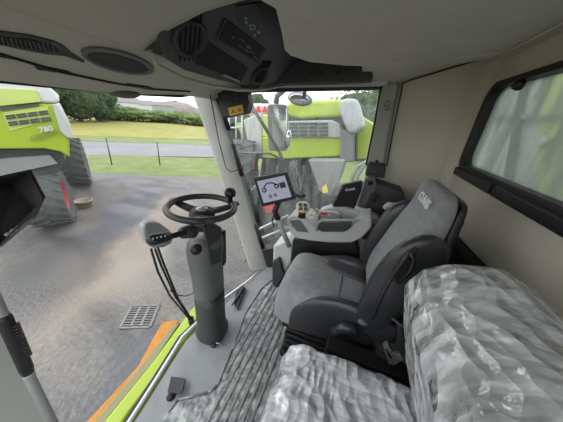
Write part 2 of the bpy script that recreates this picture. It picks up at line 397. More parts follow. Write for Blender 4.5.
# fence posts
post_n = 0
for (u, v, h) in ((112, 165, 1.55), (160, 165, 1.4), (224, 168, 1.4)):
    p = PZ(u, v, G)
    lab = ['thin dark fence post on the verge, nearest the left harvester', 'thin dark fence post in the middle of the grass verge', 'thin dark fence post next to the cab corner pillar'][post_n]
    t = thing('fence_post', p, lab, 'fence post', 'fence posts along the verge'); post_n += 1
    MB().tube([p, p+V((.02, -.03, h))], .035, 8).build('post', dmetal, t)
    MB().tube([p+V((.02, -.03, h)), p+V((.02, -.03, h+.04))], [.045, .02], 8).build('post_cap', dmetal, t)

# trees and hedges
def crown(mb, c, r, n, seed, leafn=500, ls=.35):
    rnd = random.Random(seed)
    for i in range(n):
        d = V((rnd.uniform(-1, 1), rnd.uniform(-1, 1), rnd.uniform(-.8, .9))); d = d.normalized()*rnd.uniform(.2, .68)
        cc = V(c)+V((d.x*r[0], d.y*r[1], d.z*r[2])); rr = rnd.uniform(.3, .5)
        rows = []
        for a in range(9):
            th = max(.03, min(PI-.03, PI*a/8)); row = []
            for b in range(12):
                q = V((math.sin(th)*math.cos(2*PI*b/12), math.sin(th)*math.sin(2*PI*b/12), math.cos(th)))
                f = 1+.35*noise.noise(q*2.2+V((seed+i*3, 0, 0)))
                row.append(cc+V((q.x*r[0]*rr*f, q.y*r[1]*rr*f, q.z*r[2]*rr*f)))
            rows.append(row)
        mb.grid(rows, True, True)
    for i in range(leafn):
        d = V((rnd.gauss(0, 1), rnd.gauss(0, 1), rnd.gauss(0, 1))).normalized()*rnd.uniform(.75, 1.05)
        cc = V(c)+V((d.x*r[0], d.y*r[1], d.z*r[2]))
        a = V((rnd.gauss(0, 1), rnd.gauss(0, 1), rnd.gauss(0, 1))).normalized()*ls; b = a.orthogonal().normalized()*ls*.6
        mb.add([cc-a, cc+b, cc+a, cc-b], [(0, 1, 2, 3)])
def tree(pt, h, w, label, seed, m=leaf, grp='trees behind the field', name='broadleaf_tree'):
    p = V((pt.x, pt.y, G)); t = thing(name, p, label, 'tree', grp)
    MB().tube([p, p+V((0.1, 0, h*.25)), p+V((0, .1, h*.6))], [.35*w/4, .25*w/4, .1], 8).build('trunk', bark, t)
    mb = MB(); crown(mb, (p.x, p.y, G+h*.5), (w, w, h*.5), 16, seed, 900, w*.05)
    mb.build('crown', m, t)
def at(u, dist):
    d = ray(u, 118); d.z = 0; d.normalize(); return V((d.x*dist, d.y*dist, G))
for i, (u, dist, h, w) in enumerate(((14, 52, 10, 5.5), (38, 54, 10.5, 5.5), (60, 55, 9.6, 5), (80, 57, 9.0, 5), (98, 60, 7.3, 4))):
    tree(at(u, dist), h, w, ['broad dark tree behind the roof of the left harvester', 'tall dark tree behind the white top of the left harvester', 'dark bushy tree just right of the left harvester', 'dark tree second from the right end of the dark tree row', 'smaller dark tree ending the tree row beside open field'][i], 10+i)
for i, (u, dist, h, w) in enumerate(((352, 26, 7.4, 3.0), (372, 24, 7.4, 3.0), (240, 38, 7.0, 3.2), (256, 40, 7.0, 3.4), (315, 34, 5.9, 3))):
    tree(at(u, dist), h, w, ['grey-green tree above the right harvester beside its spout', 'grey-green tree next to the rear door pillar outside', 'tree seen above the platform rails near the corner pillar', 'tree behind the exterior mirror arm', 'low tree behind the roof of the right harvester'][i], 40+i, leaf, 'trees behind the right harvester')
for i, (u, dist, h, w) in enumerate(((118, 66, 3.4, 4.5), (132, 66, 3.0, 4.5), (150, 66, 2.7, 4.5), (168, 66, 2.9, 4.5), (186, 64, 2.8, 4), (200, 60, 2.6, 4))):
    tree(at(u, dist), h, w, ['low hedge bush beside the dark tree row', 'low hedge bush below the leftmost farm shed', 'low hedge bush below the white farm shed', 'low hedge bush in the middle of the far hedge', 'low hedge bush below the grey heap', 'low hedge bush closest to the corner pillar'][i], 60+i, leaf2, 'hedge bushes along the far field edge', 'hedge_bush')
# farm buildings and heap
def house(u, dist, w, d_, h, wallm, roofm, label):
    p = at(u, dist); t = thing('farm_building', p, label, 'building', 'farm sheds on the horizon')
    dr = (p-V((0, 0, G))).normalized(); R = Matrix((V((-dr.y, dr.x, 0)), dr, V((0, 0, 1)))).transposed()
    MB().box(p+V((0, 0, h/2)), (w, d_, h), R).build('walls', wallm, t)
    q = [p+R @ V((-w/2-.3, -d_/2-.3, h)), p+R @ V((-w/2-.3, d_/2+.3, h)), p+R @ V((-w/2-.3, 0, h+1.6))]
    MB().slab(q, R @ V((w+.6, 0, 0))).build('roof', roofm, t)
    MB().box(p+R @ V((w*.2, -d_/2-.02, h*.4)), (w*.2, .1, h*.8), R).build('door', mat('shed_door', (150, 155, 158)), t)
roofg = mat('shed_roof', (116, 108, 106), .8)
house(127, 95, 8, 8, 4.2, white, roofg, 'long white farm shed nearest the dark trees on the horizon')
house(142, 108, 8, 8, 4.0, white, roofg, 'small white farm shed in the middle of the horizon')
house(158, 122, 14, 8, 4.3, mat('shed_grey', (150, 152, 150)), roofg, 'grey farm shed left of the rounded heap on the horizon')
hp = at(178, 140); rows = []
for i in range(12):
    a = i/11*PI
    rows.append([V((hp.x, hp.y, G)) + V((math.cos(2*PI*k/24)*11*math.sin(a/2+.0001)*1.2, math.sin(2*PI*k/24)*11*math.sin(a/2+.0001)*1.2, 7*math.cos(a/2)*(1+.15*noise.noise(V((k*.5, i*.4, 1)))))) for k in range(24)])
tag(MB().grid(rows, True, True).build('earth_heap', mat('heap', (120, 114, 104), .9, var=.2, vscale=.5)), 'rounded grey-brown heap on the horizon behind the field', 'heap')
rows = []
for k in range(60):
    a = -.3+k/59*2.6
    d = V((math.sin(a), math.cos(a), 0))
    hh = 5+4*noise.noise(V((k*.15, 3, 0)))
    rows.append([V((0, 0, G-1))+d*260, V((0, 0, G+hh*.8))+d*290, V((0, 0, G+hh))+d*320, V((0, 0, G-2))+d*380])
struct('hills', MB().grid(rows), hillm)

# ------------------------------------------------------------ wheels and harvesters
def wheel(parent, c, axis, R, w, lug=24, rimr=.5):
    c = V(c); ax = V(axis).normalized(); u = V((0, 0, 1)); w_ = ax.cross(u)
    hw = w/2
    ty = MB().lathe([(R*rimr, -hw*.8), (R*.78, -hw), (R*.93, -hw*.92), (R*.955, -hw*.5), (R*.96, 0), (R*.955, hw*.5), (R*.93, hw*.92), (R*.78, hw), (R*rimr, hw*.8)], c, ax, 48, False)
    for k in range(lug):
        for sgn in (-1, 1):
            a0 = 2*PI*(k+(.5 if sgn > 0 else 0))/lug; pts = []
            da = 2*PI/lug
            def q(a, s_, r): return c + (u*math.cos(a)+w_*math.sin(a))*r + ax*(s_)
            A = [q(a0, 0, R*.95), q(a0+da*.32, 0, R*.95), q(a0+da*1.25, sgn*hw, R*.90), q(a0+da*.85, sgn*hw, R*.90)]
            B = [q(a0, 0, R), q(a0+da*.32, 0, R), q(a0+da*1.25, sgn*hw, R*.965), q(a0+da*.85, sgn*hw, R*.965)]
            ty.add(A+B, [(0, 1, 2, 3), (7, 6, 5, 4), (0, 4, 5, 1), (1, 5, 6, 2), (2, 6, 7, 3), (3, 7, 4, 0)])
    t = ty.build('tyre', rubber, parent)
    rm = MB().lathe([(.02, -hw*.25), (R*rimr*.4, -hw*.25), (R*rimr*.85, -hw*.5), (R*rimr, -hw*.82), (R*rimr*1.04, -hw*.82), (R*rimr*1.04, hw*.82), (R*rimr, hw*.82), (R*rimr*.85, hw*.5), (R*rimr*.4, hw*.25), (.02, hw*.25)], c, ax, 32)
    rm.build('rim', rim_red, parent)
    hb = MB()
    hb.lathe([(R*.16, -hw*.6), (R*.2, -hw*.2), (R*.2, hw*.2), (R*.16, hw*.6)], c, ax, 16)
    for k in range(8):
        a = 2*PI*k/8; hb.lathe([(.02, -hw*.34), (.02, hw*.34)], c+(u*math.cos(a)+w_*math.sin(a))*R*.14*1.9, ax, 6)
    hb.build('hub', mat('hub_grey', (170, 165, 160), .5), parent)

# left harvester, seen almost end on, its length runs away from us
w1, w2 = PZ(64, 222, G), PZ(82, 184, G)
Lx = V((.455, .89, 0)).normalized(); Rn = V((Lx.y, -Lx.x, 0))
hv = thing('combine_harvester', V((w1.x, w1.y, G)), 'lime green and white harvester parked on the left beyond the windshield', 'combine harvester')
p0 = w1 - Lx*.75
E_ = lambda u, v, d=0: PL(u, v, p0+Lx*d, Lx)
def face(pts, name, m, d0, depth, bev=.03):
    return MB().slab([E_(u, v, d0) for u, v in pts], Lx*depth).build(name, m, hv, bevel=bev)
face([(-60, 71), (0, 78), (38, 82), (47, 84), (54, 92), (56, 104), (40, 103), (0, 108), (-60, 114)], 'top_hood', white, 0, 5.5, .08)
face([(-60, 80), (0, 88), (36, 90), (41, 102), (0, 106), (-60, 112)], 'rear_screen', limew, -.05, .08, .01)
face([(-60, 111), (0, 107), (40, 103), (56, 104), (69, 130), (70, 158), (60, 152), (44, 149), (-60, 150)], 'rear_hood', lime, .02, 5.3, .05)
face([(52, 104), (57, 104), (72, 133), (72, 139), (66, 137), (60, 131)], 'corner_panel', mat('corner_grey', (168, 172, 166), .5), -.05, 3.5, .02)
gl_ = MB()
for r in range(2):
    for c_ in range(4):
        u0 = 5+c_*11+r*2.5; v0 = 115.5-c_*1.35+r*6.5
        for s_ in range(2): gl_.slab([E_(u0+s_, v0+s_*2.4, -.03), E_(u0+9.4+s_, v0-1.3+s_*2.4, -.03), E_(u0+10+s_, v0+.4+s_*2.4, -.03), E_(u0+.6+s_, v0+1.8+s_*2.4, -.03)], Lx*.08)
gl_.slab([E_(0, 108, -.03), E_(38, 103.5, -.03), E_(39, 105.5, -.03), E_(0, 111, -.03)], Lx*.08)
gl_.build('vent_grille', gcomd, hv)
face([(2, 112.5), (48, 106), (51, 120), (10, 131.5)], 'grille_frame', limew, -.0, .08, .01)
text('number_mark', '780', white, hv, E_(45.5, 129.5, -.06), E_(50, 129, 0)-E_(44, 130, 0), (0, 0, 1), .17, .01, .2, .003)
text('type_mark', 'LEXION', mat('mark_grey', (120, 140, 30)), hv, E_(43.5, 135.5, -.04), E_(50, 135, 0)-E_(38, 138.5, 0), (0, 0, 1), .15, .01, .2, .002)
face([(-60, 150), (44, 149), (60, 152), (66, 160), (60, 172), (30, 176), (-60, 182)], 'chassis', gcomd, .35, 5, .02)
face([(-60, 168), (10, 158), (50, 155), (58, 164), (30, 170), (-60, 190)], 'rear_axle_guard', gcomb, .2, .3, .02)
tl = MB().lathe([(.05, 0), (.06, .05), (.03, .08)], E_(46, 84.5, .5), (0, 0, 1), 12).build('beacon', red, hv)
R1, R2 = .86, 1.02
c1 = V((w1.x, w1.y, G+R1)) - Rn*.12; c2 = V((w2.x, w2.y, G+R2)) - Rn*.05
for nm, cc, R, w in (('rear_wheel', c1, R1, .84), ('front_wheel', c2, R2, .85)):
    e = empty(nm, (0, 0, 0)); e.parent = hv; e.location = V((cc.x, cc.y, G))-hv.location
    wheel(e, cc, Rn-Lx*.07, R, w, 20, .52)
e = empty('rear_wheel', (0, 0, 0)); e.parent = hv; cc = c1-Rn*2.2; e.location = V((cc.x, cc.y, G))-hv.location
wheel(e, cc, Rn, R1, .7, 20, .5)
ax_ = MB().tube([c1, c1-Rn*2.2], .12, 10); ax_.build('axle', gcomd, hv)
MB().tube([c2-Rn*.2, c2-Rn*2.4], .15, 10).build('axle', gcomd, hv)

# right harvester, its flank faces the side window
XH = 5.0
rh = thing('combine_harvester', V((XH+1, 1.2, G)), 'lime green harvester right outside the wet side window', 'combine harvester')
def fx(pts, name, m, x0=XH, depth=2.4, bev=.03):
    return MB().slab([PX(u, v, x0) for u, v in pts], (depth, 0, 0)).build(name, m, rh, bevel=bev)
fx([(285, 104), (292, 101), (345, 99), (346, 117), (300, 119), (288, 117)], 'engine_hood', lime, XH+.1, 2.4, .08)
fx([(229, 118), (262, 117), (345, 115), (365, 118), (376, 134), (378, 162), (330, 160), (282, 160), (240, 158), (229, 150)], 'chassis', gcomd, XH+.3, 2.2)
fx([(262, 114), (286, 116), (287, 137), (262, 137)], 'side_panel', limew, XH+.05, 2)
fx([(286, 137), (345, 137), (345, 156), (283, 159), (262, 158), (262, 137)], 'side_panel', lime, XH, .3)
fx([(362, 116), (372, 122), (388, 128), (392, 158), (356, 160), (356, 118)], 'rear_panel', lime, XH+.2, 1.8, .05)
fx([(228, 122), (243, 121), (246, 158), (229, 152)], 'front_panel', limew, XH+.3, .2)
fx([(243, 120), (262, 112), (262, 152), (250, 156)], 'access_panel', mat('panel_pale', (170, 173, 166), .5), XH+.1, .2)
fx([(246, 103), (286, 104), (286, 117), (262, 115), (250, 118), (244, 110)], 'grain_tank', white, XH+.25, 2.2, .06)
text('maker_mark', 'CLAAS', red, rh, PX(258, 110.5, XH+.22), (0, -1, 0), (0, 0, 1), .25, .01, 0, .004)
fx([(286, 121), (331, 120), (340, 124), (342, 138), (287, 138)], 'grille_surround', mat('grille_grey', (150, 152, 150), .5), XH-.05, .2)
gg = MB()
for r in range(4):
    for c_ in range(4):
        u0 = 289+c_*10; v0 = 122.6+r*3.8
        gg.slab([PX(u0, v0, XH-.08), PX(u0+8.6, v0, XH-.08), PX(u0+8.6, v0+2.2, XH-.08), PX(u0, v0+2.2, XH-.08)], (.06, 0, 0))
gg.build('vent_grille', gcomd, rh)
fx([(340, 98), (358, 98), (366, 128), (352, 136), (346, 130), (338, 108)], 'straw_chute', mat('chute_grey', (150, 154, 154), .5), XH-.3, .5, .1)
fx([(340, 128), (354, 134), (354, 162), (340, 162)], 'rear_post', mat('post_grey', (98, 100, 102), .6), XH-.15, .4)
fx([(308, 160), (345, 160), (340, 180), (330, 196), (320, 192)], 'chopper_hopper', gcomb, XH-.3, .8, .03)
fx([(262, 158), (308, 160), (318, 192), (330, 197), (380, 190), (380, 230), (250, 240), (258, 185)], 'undercarriage', gcomd, XH+.4, 1.2)
hs = MB()
rnd = random.Random(3)
for k in range(16):
    u0 = rnd.uniform(268, 305); v0 = rnd.uniform(160, 172)
    p = [PX(u0+rnd.uniform(-8, 8)*t, v0+t*22, XH-.1+rnd.uniform(-.1, .1)) for t in (0, .33, .66, 1)]
    hs.tube(p, .022, 6)
hs.build('hydraulic_hose', mat('hose_mix', (80, 84, 84), .6), rh)
cl = MB()
for du in (0, 5):
    cl.tube([PX(355+du, 196, XH-.2), PX(352+du, 178, XH-.2), PX(358+du, 166, XH-.2), PX(368+du, 161, XH-.2), PX(380, 161, XH-.2)], .04, 8)
cl.build('guard_rail', gcomb, rh)
fx([(350, 182), (362, 184), (358, 196), (345, 200), (342, 196)], 'tail_lamp', rim_red, XH-.5, .1)
fx([(262, 203), (272, 200), (276, 212), (266, 214)], 'tail_lamp', rim_red, XH-.6, .1)
fx([(322, 188), (326, 184), (328, 192), (323, 194)], 'grease_tag', mat('tag_yellow', (225, 215, 60)), XH-.45, .03, .005)
for (u, v, R, w) in ((241, 196, .72, .55),):
    p = PX(u, v, XH-.1); e = empty('front_wheel', (0, 0, 0)); e.parent = rh; e.location = V((p.x, p.y, G))-rh.location
    cc = PX(247, 167, XH+.1); wheel(e, V((XH-.1, cc.y, cc.z+.02)), V((-.34, 1, 0)), .72, .62, 18, .5)
MB().tube([PX(252, 170, XH+.2), PX(252, 170, XH+.2)+V((0, 0, -1.8))], .2, 10).build('wheel_column', gcomd, rh)
lad = MB()
for u in (229, 236, 242): lad.tube([PX(u, 110, XH-.5), PX(u, 145, XH-.5)], .018, 6)
for v in (116, 128): lad.tube([PX(228, v, XH-.5), PX(243, v-1, XH-.5)], .018, 6)
lad.build('hand_rail', white, rh)

# own machine: grain tank wall behind the cab, outer platform, rails, mirror
gt = thing('grain_tank', V((.9, -1.6, -.2)), 'pale grey tank wall with lime stripe behind the rear window', 'grain tank')
MB().box((2.1, -1.95, .4), (6.2, .6, 3.8)).build('tank_wall', mat('tank_pale', (176, 182, 176), .6, var=.15, vscale=3), gt, bevel=.03)
MB().slab([PY(u, v, -1.62) for u, v in ((548, 40), (575, 40), (560, 215), (533, 215))], (0, -.02, 0)).build('tank_stripe', limew, gt)
MB().slab([PY(u, v, -1.60) for u, v in ((524, 60), (529, 60), (508, 190), (501, 190))], (0, -.02, 0)).build('support_strut', gcomd, gt)
MB().slab([PY(u, v, -1.60) for u, v in ((470, 112), (590, 116), (590, 122), (470, 117))], (0, -.02, 0)).build('support_strut', gcomb, gt)
wk = MB().lathe([(.05, 0), (.045, .03), (.0, .035)], PY(545, 142, -1.6), (0, 1, 0), 16).build('work_lamp', white, gt)

pf = thing('access_platform', V((1.0, 1.05, -.30)), 'lime, tan and yellow striped edge step along the front of the cab floor', 'step edge')
def edge(name, m, pts_o, pts_i, z, th, bev=.006):
    a_ = [PZ(u, v, z) for u, v in pts_o]; b_ = [PZ(u, v, z) for u, v in pts_i][::-1]
    return MB().slab(a_+b_, (0, 0, -th)).build(name, m, pf, bevel=bev)
edge('lime_edge', lime, [(50, 490), (108, 415), (150, 364), (184, 318), (196, 303)], [(88, 480), (128, 415), (160, 372), (192, 330), (201, 308)], -.12, .12, .02)
edge('tan_edge', mat('tan_rubber', (126, 124, 92), .8), [(30, 490), (100, 415), (140, 367), (172, 326)], [(60, 490), (110, 415), (152, 364), (180, 322)], -.20, .05)
edge('yellow_edge', yellow, [(10, 490), (90, 418), (138, 366), (162, 322), (172, 320)], [(40, 490), (100, 418), (142, 368), (178, 322), (178, 320)], -.25, .05)

mr_ = thing('exterior_mirror', PX(277, 128, 2.3), 'large upright exterior side mirror hanging outside the side window', 'mirror')
hm = mat('mirror_housing', (120, 124, 126), .5)
def rrect(u0, v0, u1, v1, r, x, n=5, sk=0):
    pts = []
    for (cu, cv, a0) in ((u1-r, v0+r, -PI/2), (u1-r, v1-r, 0), (u0+r, v1-r, PI/2), (u0+r, v0+r, PI)):
        for k in range(n+1):
            a = a0+k/n*PI/2; uu = cu+r*math.cos(a); vv = cv+r*math.sin(a); pts.append(PX(uu+sk*(vv-v0), vv, x))
    return pts
MB().slab(rrect(267, 104, 287, 151, 4, 2.3, sk=.02), (.09, .02, 0)).build('housing', hm, mr_, bevel=.012)
MB().slab(rrect(272, 106, 286, 147, 3, 2.285, sk=.02), (.012, 0, 0)).build('mirror_glass', mat('mirror_glass', (215, 218, 220), .12, .9), mr_)
MB().tube([PX(276, 104, 2.34), PX(277, 96, 2.34), PX(283, 91, 2.34), PX(284, 84, 2.3)], .03, 10).build('bracket', hm, mr_)
dm = thing('wide_angle_mirror', PX(286, 138, 2.25), 'small round-edged mirror fixed below right of the large exterior mirror', 'mirror')
MB().ball(PX(287.5, 138, 2.22), (.04, .045, .095), 16, 10).build('housing', hm, dm)
MB().ball(PX(288.5, 138, 2.19), (.02, .03, .075), 16, 10).build('mirror_glass', MATS['mirror_glass'], dm)
rm_ = thing('front_view_mirror', PX(301, 99, 2.0), 'oval mirror head hanging at the top of the side window', 'mirror')
MB().ball(PX(300, 99, 2.0), (.05, .115, .055), 20, 12, Matrix.Rotation(.12, 3, 'X')).build('housing', mat('mirror_shell', (150, 156, 156), .4), rm_)
MB().ball(PX(299, 99, 1.965), (.02, .09, .04), 20, 12, Matrix.Rotation(.12, 3, 'X')).build('mirror_glass', MATS['mirror_glass'], rm_)
MB().box(PX(304.5, 95, 1.95), (.015, .03, .05)).build('clamp', black, rm_)
arm_ = thing('mirror_arm', PX(285, 160, 2.1), 'dark angled tube arm running down outside the side window', 'mirror arm')
MB().tube([PX(247, 99, 2.1), PX(266, 129, 2.1), PX(280, 153, 2.1), PX(283, 162, 2.1), PX(284, 178, 2.1)], .018, 10).build('arm_tube', dmetal, arm_)
MB().tube([PX(228, 153, 2.12), PX(255, 153, 2.12), PX(270, 153.5, 2.12), PX(279, 158, 2.12), PX(281, 165, 2.12)], .012, 8).build('cross_tube', dmetal, arm_)
rl = thing('platform_rail', PX(262, 245, 1.9), 'grey steel handrails on the step outside the side window', 'handrail')
rb = MB()
for (p, q) in (((240, 238), (288, 216)), ((242, 246), (292, 226)), ((244, 262), (252, 250)), ((252, 190), (262, 180)), ((288, 230), (300, 216))):
    rb.tube([PX(*p, 1.95), PX(*q, 1.95)], .016, 8)
rb.build('rail_tube', mat('rail_steel', (160, 165, 165), .4, .5), rl)

# ------------------------------------------------------------ cab shell
# floor
fl = [V((-.45, -.65, 0)), V((-.45, .70, 0)), V((.1, .74, 0))] + [PZ(u, v, 0) for u, v in ((135, 420), (186, 340), (215, 312), (250, 284), (262, 272))] + [V((1.74, .60, 0)), V((1.74, -.65, 0))]
struct('floor', MB().slab(fl, (0, 0, -.10)), floorm, bevel=.006)
sil = MB()
sp = [V((-.1, .775, .0)), PZ(131, 424, 0), PZ(158, 381, 0), PZ(184, 338, 0), PZ(214, 308, 0), PZ(250, 281, 0), PZ(262, 270, 0)]
sil.tube([p+V((0, .012, .004)) for p in sp], .011, 8)
struct('trim_1', sil, silver, 'silver sill strip along the front edge of the cab floor')
bs = MB()
sp2 = [p+V((0, .036, -.02)) for p in sp]
bs.tube(sp2, .014, 6)
struct('trim_2', bs, black, 'black seal in front of the silver sill strip')
# ribbed mat
mt = thing('floor_mat', V((.9, .3, 0)), 'dirty grey ribbed rubber mat on the cab floor', 'floor mat')
mp_ = [PZ(u, v, .004) for u, v in ((140, 450), (168, 412), (178, 400), (208, 393), (217, 386), (232, 350), (246, 312), (262, 288), (272, 280), (292, 300), (283, 350), (265, 422), (262, 450))]
MB().slab(mp_, (0, 0, -.0035)).build('mat_sheet', mat_m, mt)
rbm = MB()
for k in range(9):
    y = .50-k*.038
    x0 = .34 if k > 1 else .60+.12*(1-k); x1 = 1.45
    rbm.slab([(x0, y-.005, .0042), (x1, y-.005, .0042), (x1, y+.005, .0042), (x0, y+.005, .0042)], (0, 0, .006))
for p, q in zip(mp_[1:8], mp_[2:9]): rbm.tube([p+V((0, 0, .003)), q+V((0, 0, .003))], .006, 6)
rbm.build('mat_ribs', mat('mat_rib', (118, 122, 121), .5, var=.3, vscale=30), mt)
# walls
struct('wall_rear', MB()
    .slab([(-.45, YW, 0), (XW, YW, 0), (XW, YW, 1.13), (-.45, YW, 1.13)], (0, -.04, 0))
    .slab([(-.45, YW, 1.60), (XW, YW, 1.60), (XW, YW, 1.86), (-.45, YW, 1.86)], (0, -.04, 0))
    .slab([(1.66, YW, 1.12), (XW, YW, 1.12), (XW, YW, 1.61), (1.66, YW, 1.61)], (0, -.04, 0))
    .slab([(-.45, YW, 1.12), (.1, YW, 1.12), (.1, YW, 1.61), (-.45, YW, 1.61)], (0, -.04, 0)), beige)
struct('wall_right', MB()
    .slab([(XW, -.64, 0), (XW, -.10, 0), (XW, -.10, 1.9), (XW, -.64, 1.9)], (.05, 0, 0))
    .slab([(XW, -.10, 0), (XW, .62, 0), (XW, .62, .16), (XW, -.10, .16)], (.05, 0, 0)), beige)
# soft corner between right wall and rear wall
rows = []
for i in range(9):
    a = i/8*PI/2; r = .06
    x = XW-r+r*math.cos(a)-.001; y = YW+r-r*math.sin(a)+.001
    rows.append([V((x, y, .0)), V((x, y, 1.86))])
struct('trim_3', MB().grid(rows), beige, 'rounded inner corner between right and rear wall')
struct('trim_4', MB().slab([(.3, YW+.002, 0), (1.72, YW+.002, 0), (1.72, YW+.002, .80), (1.0, YW+.002, .835), (.3, YW+.002, .835)], (0, .07, 0)), deep, 'black lower panel of the rear wall behind the seats', bevel=.01)
struct('wall_left', MB()
    .slab([(-.45, -.65, 0), (-.45, .75, 0), (-.45, .75, .3), (-.45, -.65, .3)], (-.04, 0, 0))
    .slab([(-.45, -.65, .3), (-.45, -.5, .3), (-.45, -.5, 1.9), (-.45, -.65, 1.9)], (-.04, 0, 0))
    .slab([(-.45, -.65, 1.62), (-.45, 1.2, 1.62), (-.45, 1.2, 1.9), (-.45, -.65, 1.9)], (-.04, 0, 0)), beige)
w5 = struct('window_4', MB().slab([(-.46, -.5, .3), (-.46, .75, .3), (-.46, 1.1, 1.62), (-.46, -.5, 1.62)], (.004, 0, 0)), g_left, 'side glass on the left of the cab')
struct('roof', MB().slab([(-.55, -.75, 2.0), (1.85, -.75, 2.0), (1.85, 1.3, 2.0), (-.55, 1.3, 2.0)], (0, 0, .12)), lgrey, bevel=.03)  # unseen roof slab, added to block light from above the ceiling
rw = MB()
rw.slab([(-.5, 1.22, 1.50), (1.8, 1.22, 1.57), (1.8, 1.22, 2.05), (-.5, 1.22, 2.05)], (0, .06, 0))
rw.slab([(1.78, -.75, 1.75), (1.78, 1.28, 1.66), (1.78, 1.28, 2.05), (1.78, -.75, 2.05)], (.05, 0, 0))
rw.slab([(-.5, -.75, 1.8), (1.8, -.75, 1.8), (1.8, -.75, 2.05), (-.5, -.75, 2.05)], (0, .05, 0))
rw.slab([(-.5, -.75, 1.8), (-.5, 1.28, 1.6), (-.5, 1.28, 2.05), (-.5, -.75, 2.05)], (.03, 0, 0))
struct('trim_5', rw, lgrey, 'outer edge of the cab roof')  # unseen sides, added to close the roof space against light leaks

# ceiling : front panel sloping to the windshield header + main headliner
ZT = [(.2, 1.70), (.45, 1.695), (.62, 1.672), (.78, 1.63), (.92, 1.575), (1.02, 1.525), (1.10, 1.47), (1.125, 1.452), (1.24, 1.402), (1.27, 1.398)]
def zc(x, y): return interp(ZT, y) + .05*sstep(.75, 1.5, x)*sstep(.7, 1.2, y) + .012*sstep(.1, .8, 1-abs(x-.3))*0
def S(u, v, lift=0):                 # where a sight line meets the front ceiling panel
    d = ray(u, v); lo, hi = .3, 6.0; t = lo
    while t < hi:
        p = EYE+d*t
        if p.z > zc(p.x, p.y) and p.z > H: break
        t += .004
    p = EYE+d*t; return p-V((0, 0, lift+.0065))
rows = []
for i in range(46):
    y = .45+i*(1.27-.45)/45
    xr = 1.70 if y > .955 else .80
    row = []
    for k in range(40):
        x = -.45+(xr+.45)*k/39; row.append(V((x, y, zc(x, y))))
    rows.append(row)
struct('ceiling', MB().grid(rows), headd, solid=.01)
struct('trim_6', MB().tube([S(0, 64, .004)+V((-.3, 0, 0)), S(0, 50.5, .003), S(60, 69, .003), S(110, 80, .003), S(150, 87, .003), S(190, 90, .003)], .005, 6), deep, 'dark joint line across the front headliner')
hl = [V((x, y, 1.66)) for x, y in ((-.45, -.1), (-.45, .80), (.60, .80), (.66, .76), (.69, .62), (.74, .37), (.80, .345), (1.0, .40), (1.226, .469), (1.33, .47), (1.47, .397), (1.56, .20), (1.58, .06), (1.58, -.1))]
h2 = [V((-.45, -.1, 1.66)), V((1.58, -.1, 1.66)), V((1.58, -.62, 1.707)), V((-.45, -.62, 1.707))]
hm_ = MB(); hm_.add(hl, [tuple(range(14))]); hm_.add([p+V((0, 0, .05)) for p in hl], [tuple(range(14))])
hm_.add([p for k in range(14) for p in (hl[k], hl[k]+V((0, 0, .05)))], [(2*k, 2*k+1, (2*k+3) % 28, (2*k+2) % 28) for k in range(13)])
hm_.add(h2, [(0, 1, 2, 3)])
struct('ceiling', hm_, headl)
# right roof rail : rounded strip from headliner down to the door header
rows = []
for i in range(15):
    y = .1 - .72*i/14
    z1 = interp([(-.62, 1.755), (-.45, 1.715), (-.3, 1.66), (-.1, 1.59), (.1, 1.585)], y)
    row = [V((1.47, y, 1.662 if y > -.1 else 1.662+(-.1-y)*.09))]
    for k in range(1, 7):
        t = k/6; row.append(V((1.50+.225*math.sin(t*PI/2), y, lerp(row[0].z, z1, 1-math.cos(t*PI/2)))))
    rows.append(row)
struct('trim_7', MB().grid(rows), headl, 'rounded roof rail above the right wall', solid=.008)
struct('trim_8', MB().tube([PX(402, 83.6, 1.722)] + [V((1.712, y, interp([(-.62, 1.742), (-.45, 1.702), (-.3, 1.650), (-.1, 1.583)], y))) for y in (-.2, -.3, -.4, -.5)] + [V((1.68, -.56, 1.725)), V((1.60, -.588, 1.74)), V((1.3, -.588, 1.75)), V((.6, -.588, 1.75)), V((-.3, -.588, 1.75))], .004, 6), deep, 'dark seam where the headliner meets the walls')
rows = []
for i in range(10):
    x = -.4+2.05*i/9
    rows.append([V((x, -.52, 1.69)), V((x, -.57, 1.715)), V((x, -.598, 1.75))])
struct('trim_9', MB().grid(rows), headl, 'soft cove between headliner and rear wall', solid=.006)

# windows
def glass(name, rows, m, label=None):
    return struct(name, MB().grid(rows), m, label)
bot = [V((-.45, .80, -.02)), V((-.1, .88, -.02)), V((.3, .93, -.02)), V((.7, .94, -.02)), V((1.0, .90, -.02)), V((1.3, .78, -.02)), V((1.56, .64, -.02))]
top = [V((-.45, 1.16, 1.40)), V((-.1, 1.24, 1.40)), V((.3, 1.27, 1.40)), V((.7, 1.27, 1.405)), V((1.0, 1.265, 1.41)), V((1.38, 1.25, 1.44)), V((1.70, 1.24, 1.47))]
glass('window_1', [[a.lerp(b, t) for a, b in zip(bot, top)] for t in [i/8 for i in range(9)]], g_front, 'large curved windshield glass')
glass('window_2', [[V((XW+.02, .72, .16)), V((XW+.02, -.12, .16))], [V((XW+.02, 1.30, 1.53)), V((XW+.02, -.04, 1.57))]], g_side, 'wet and dirty glass of the right side of the cab')
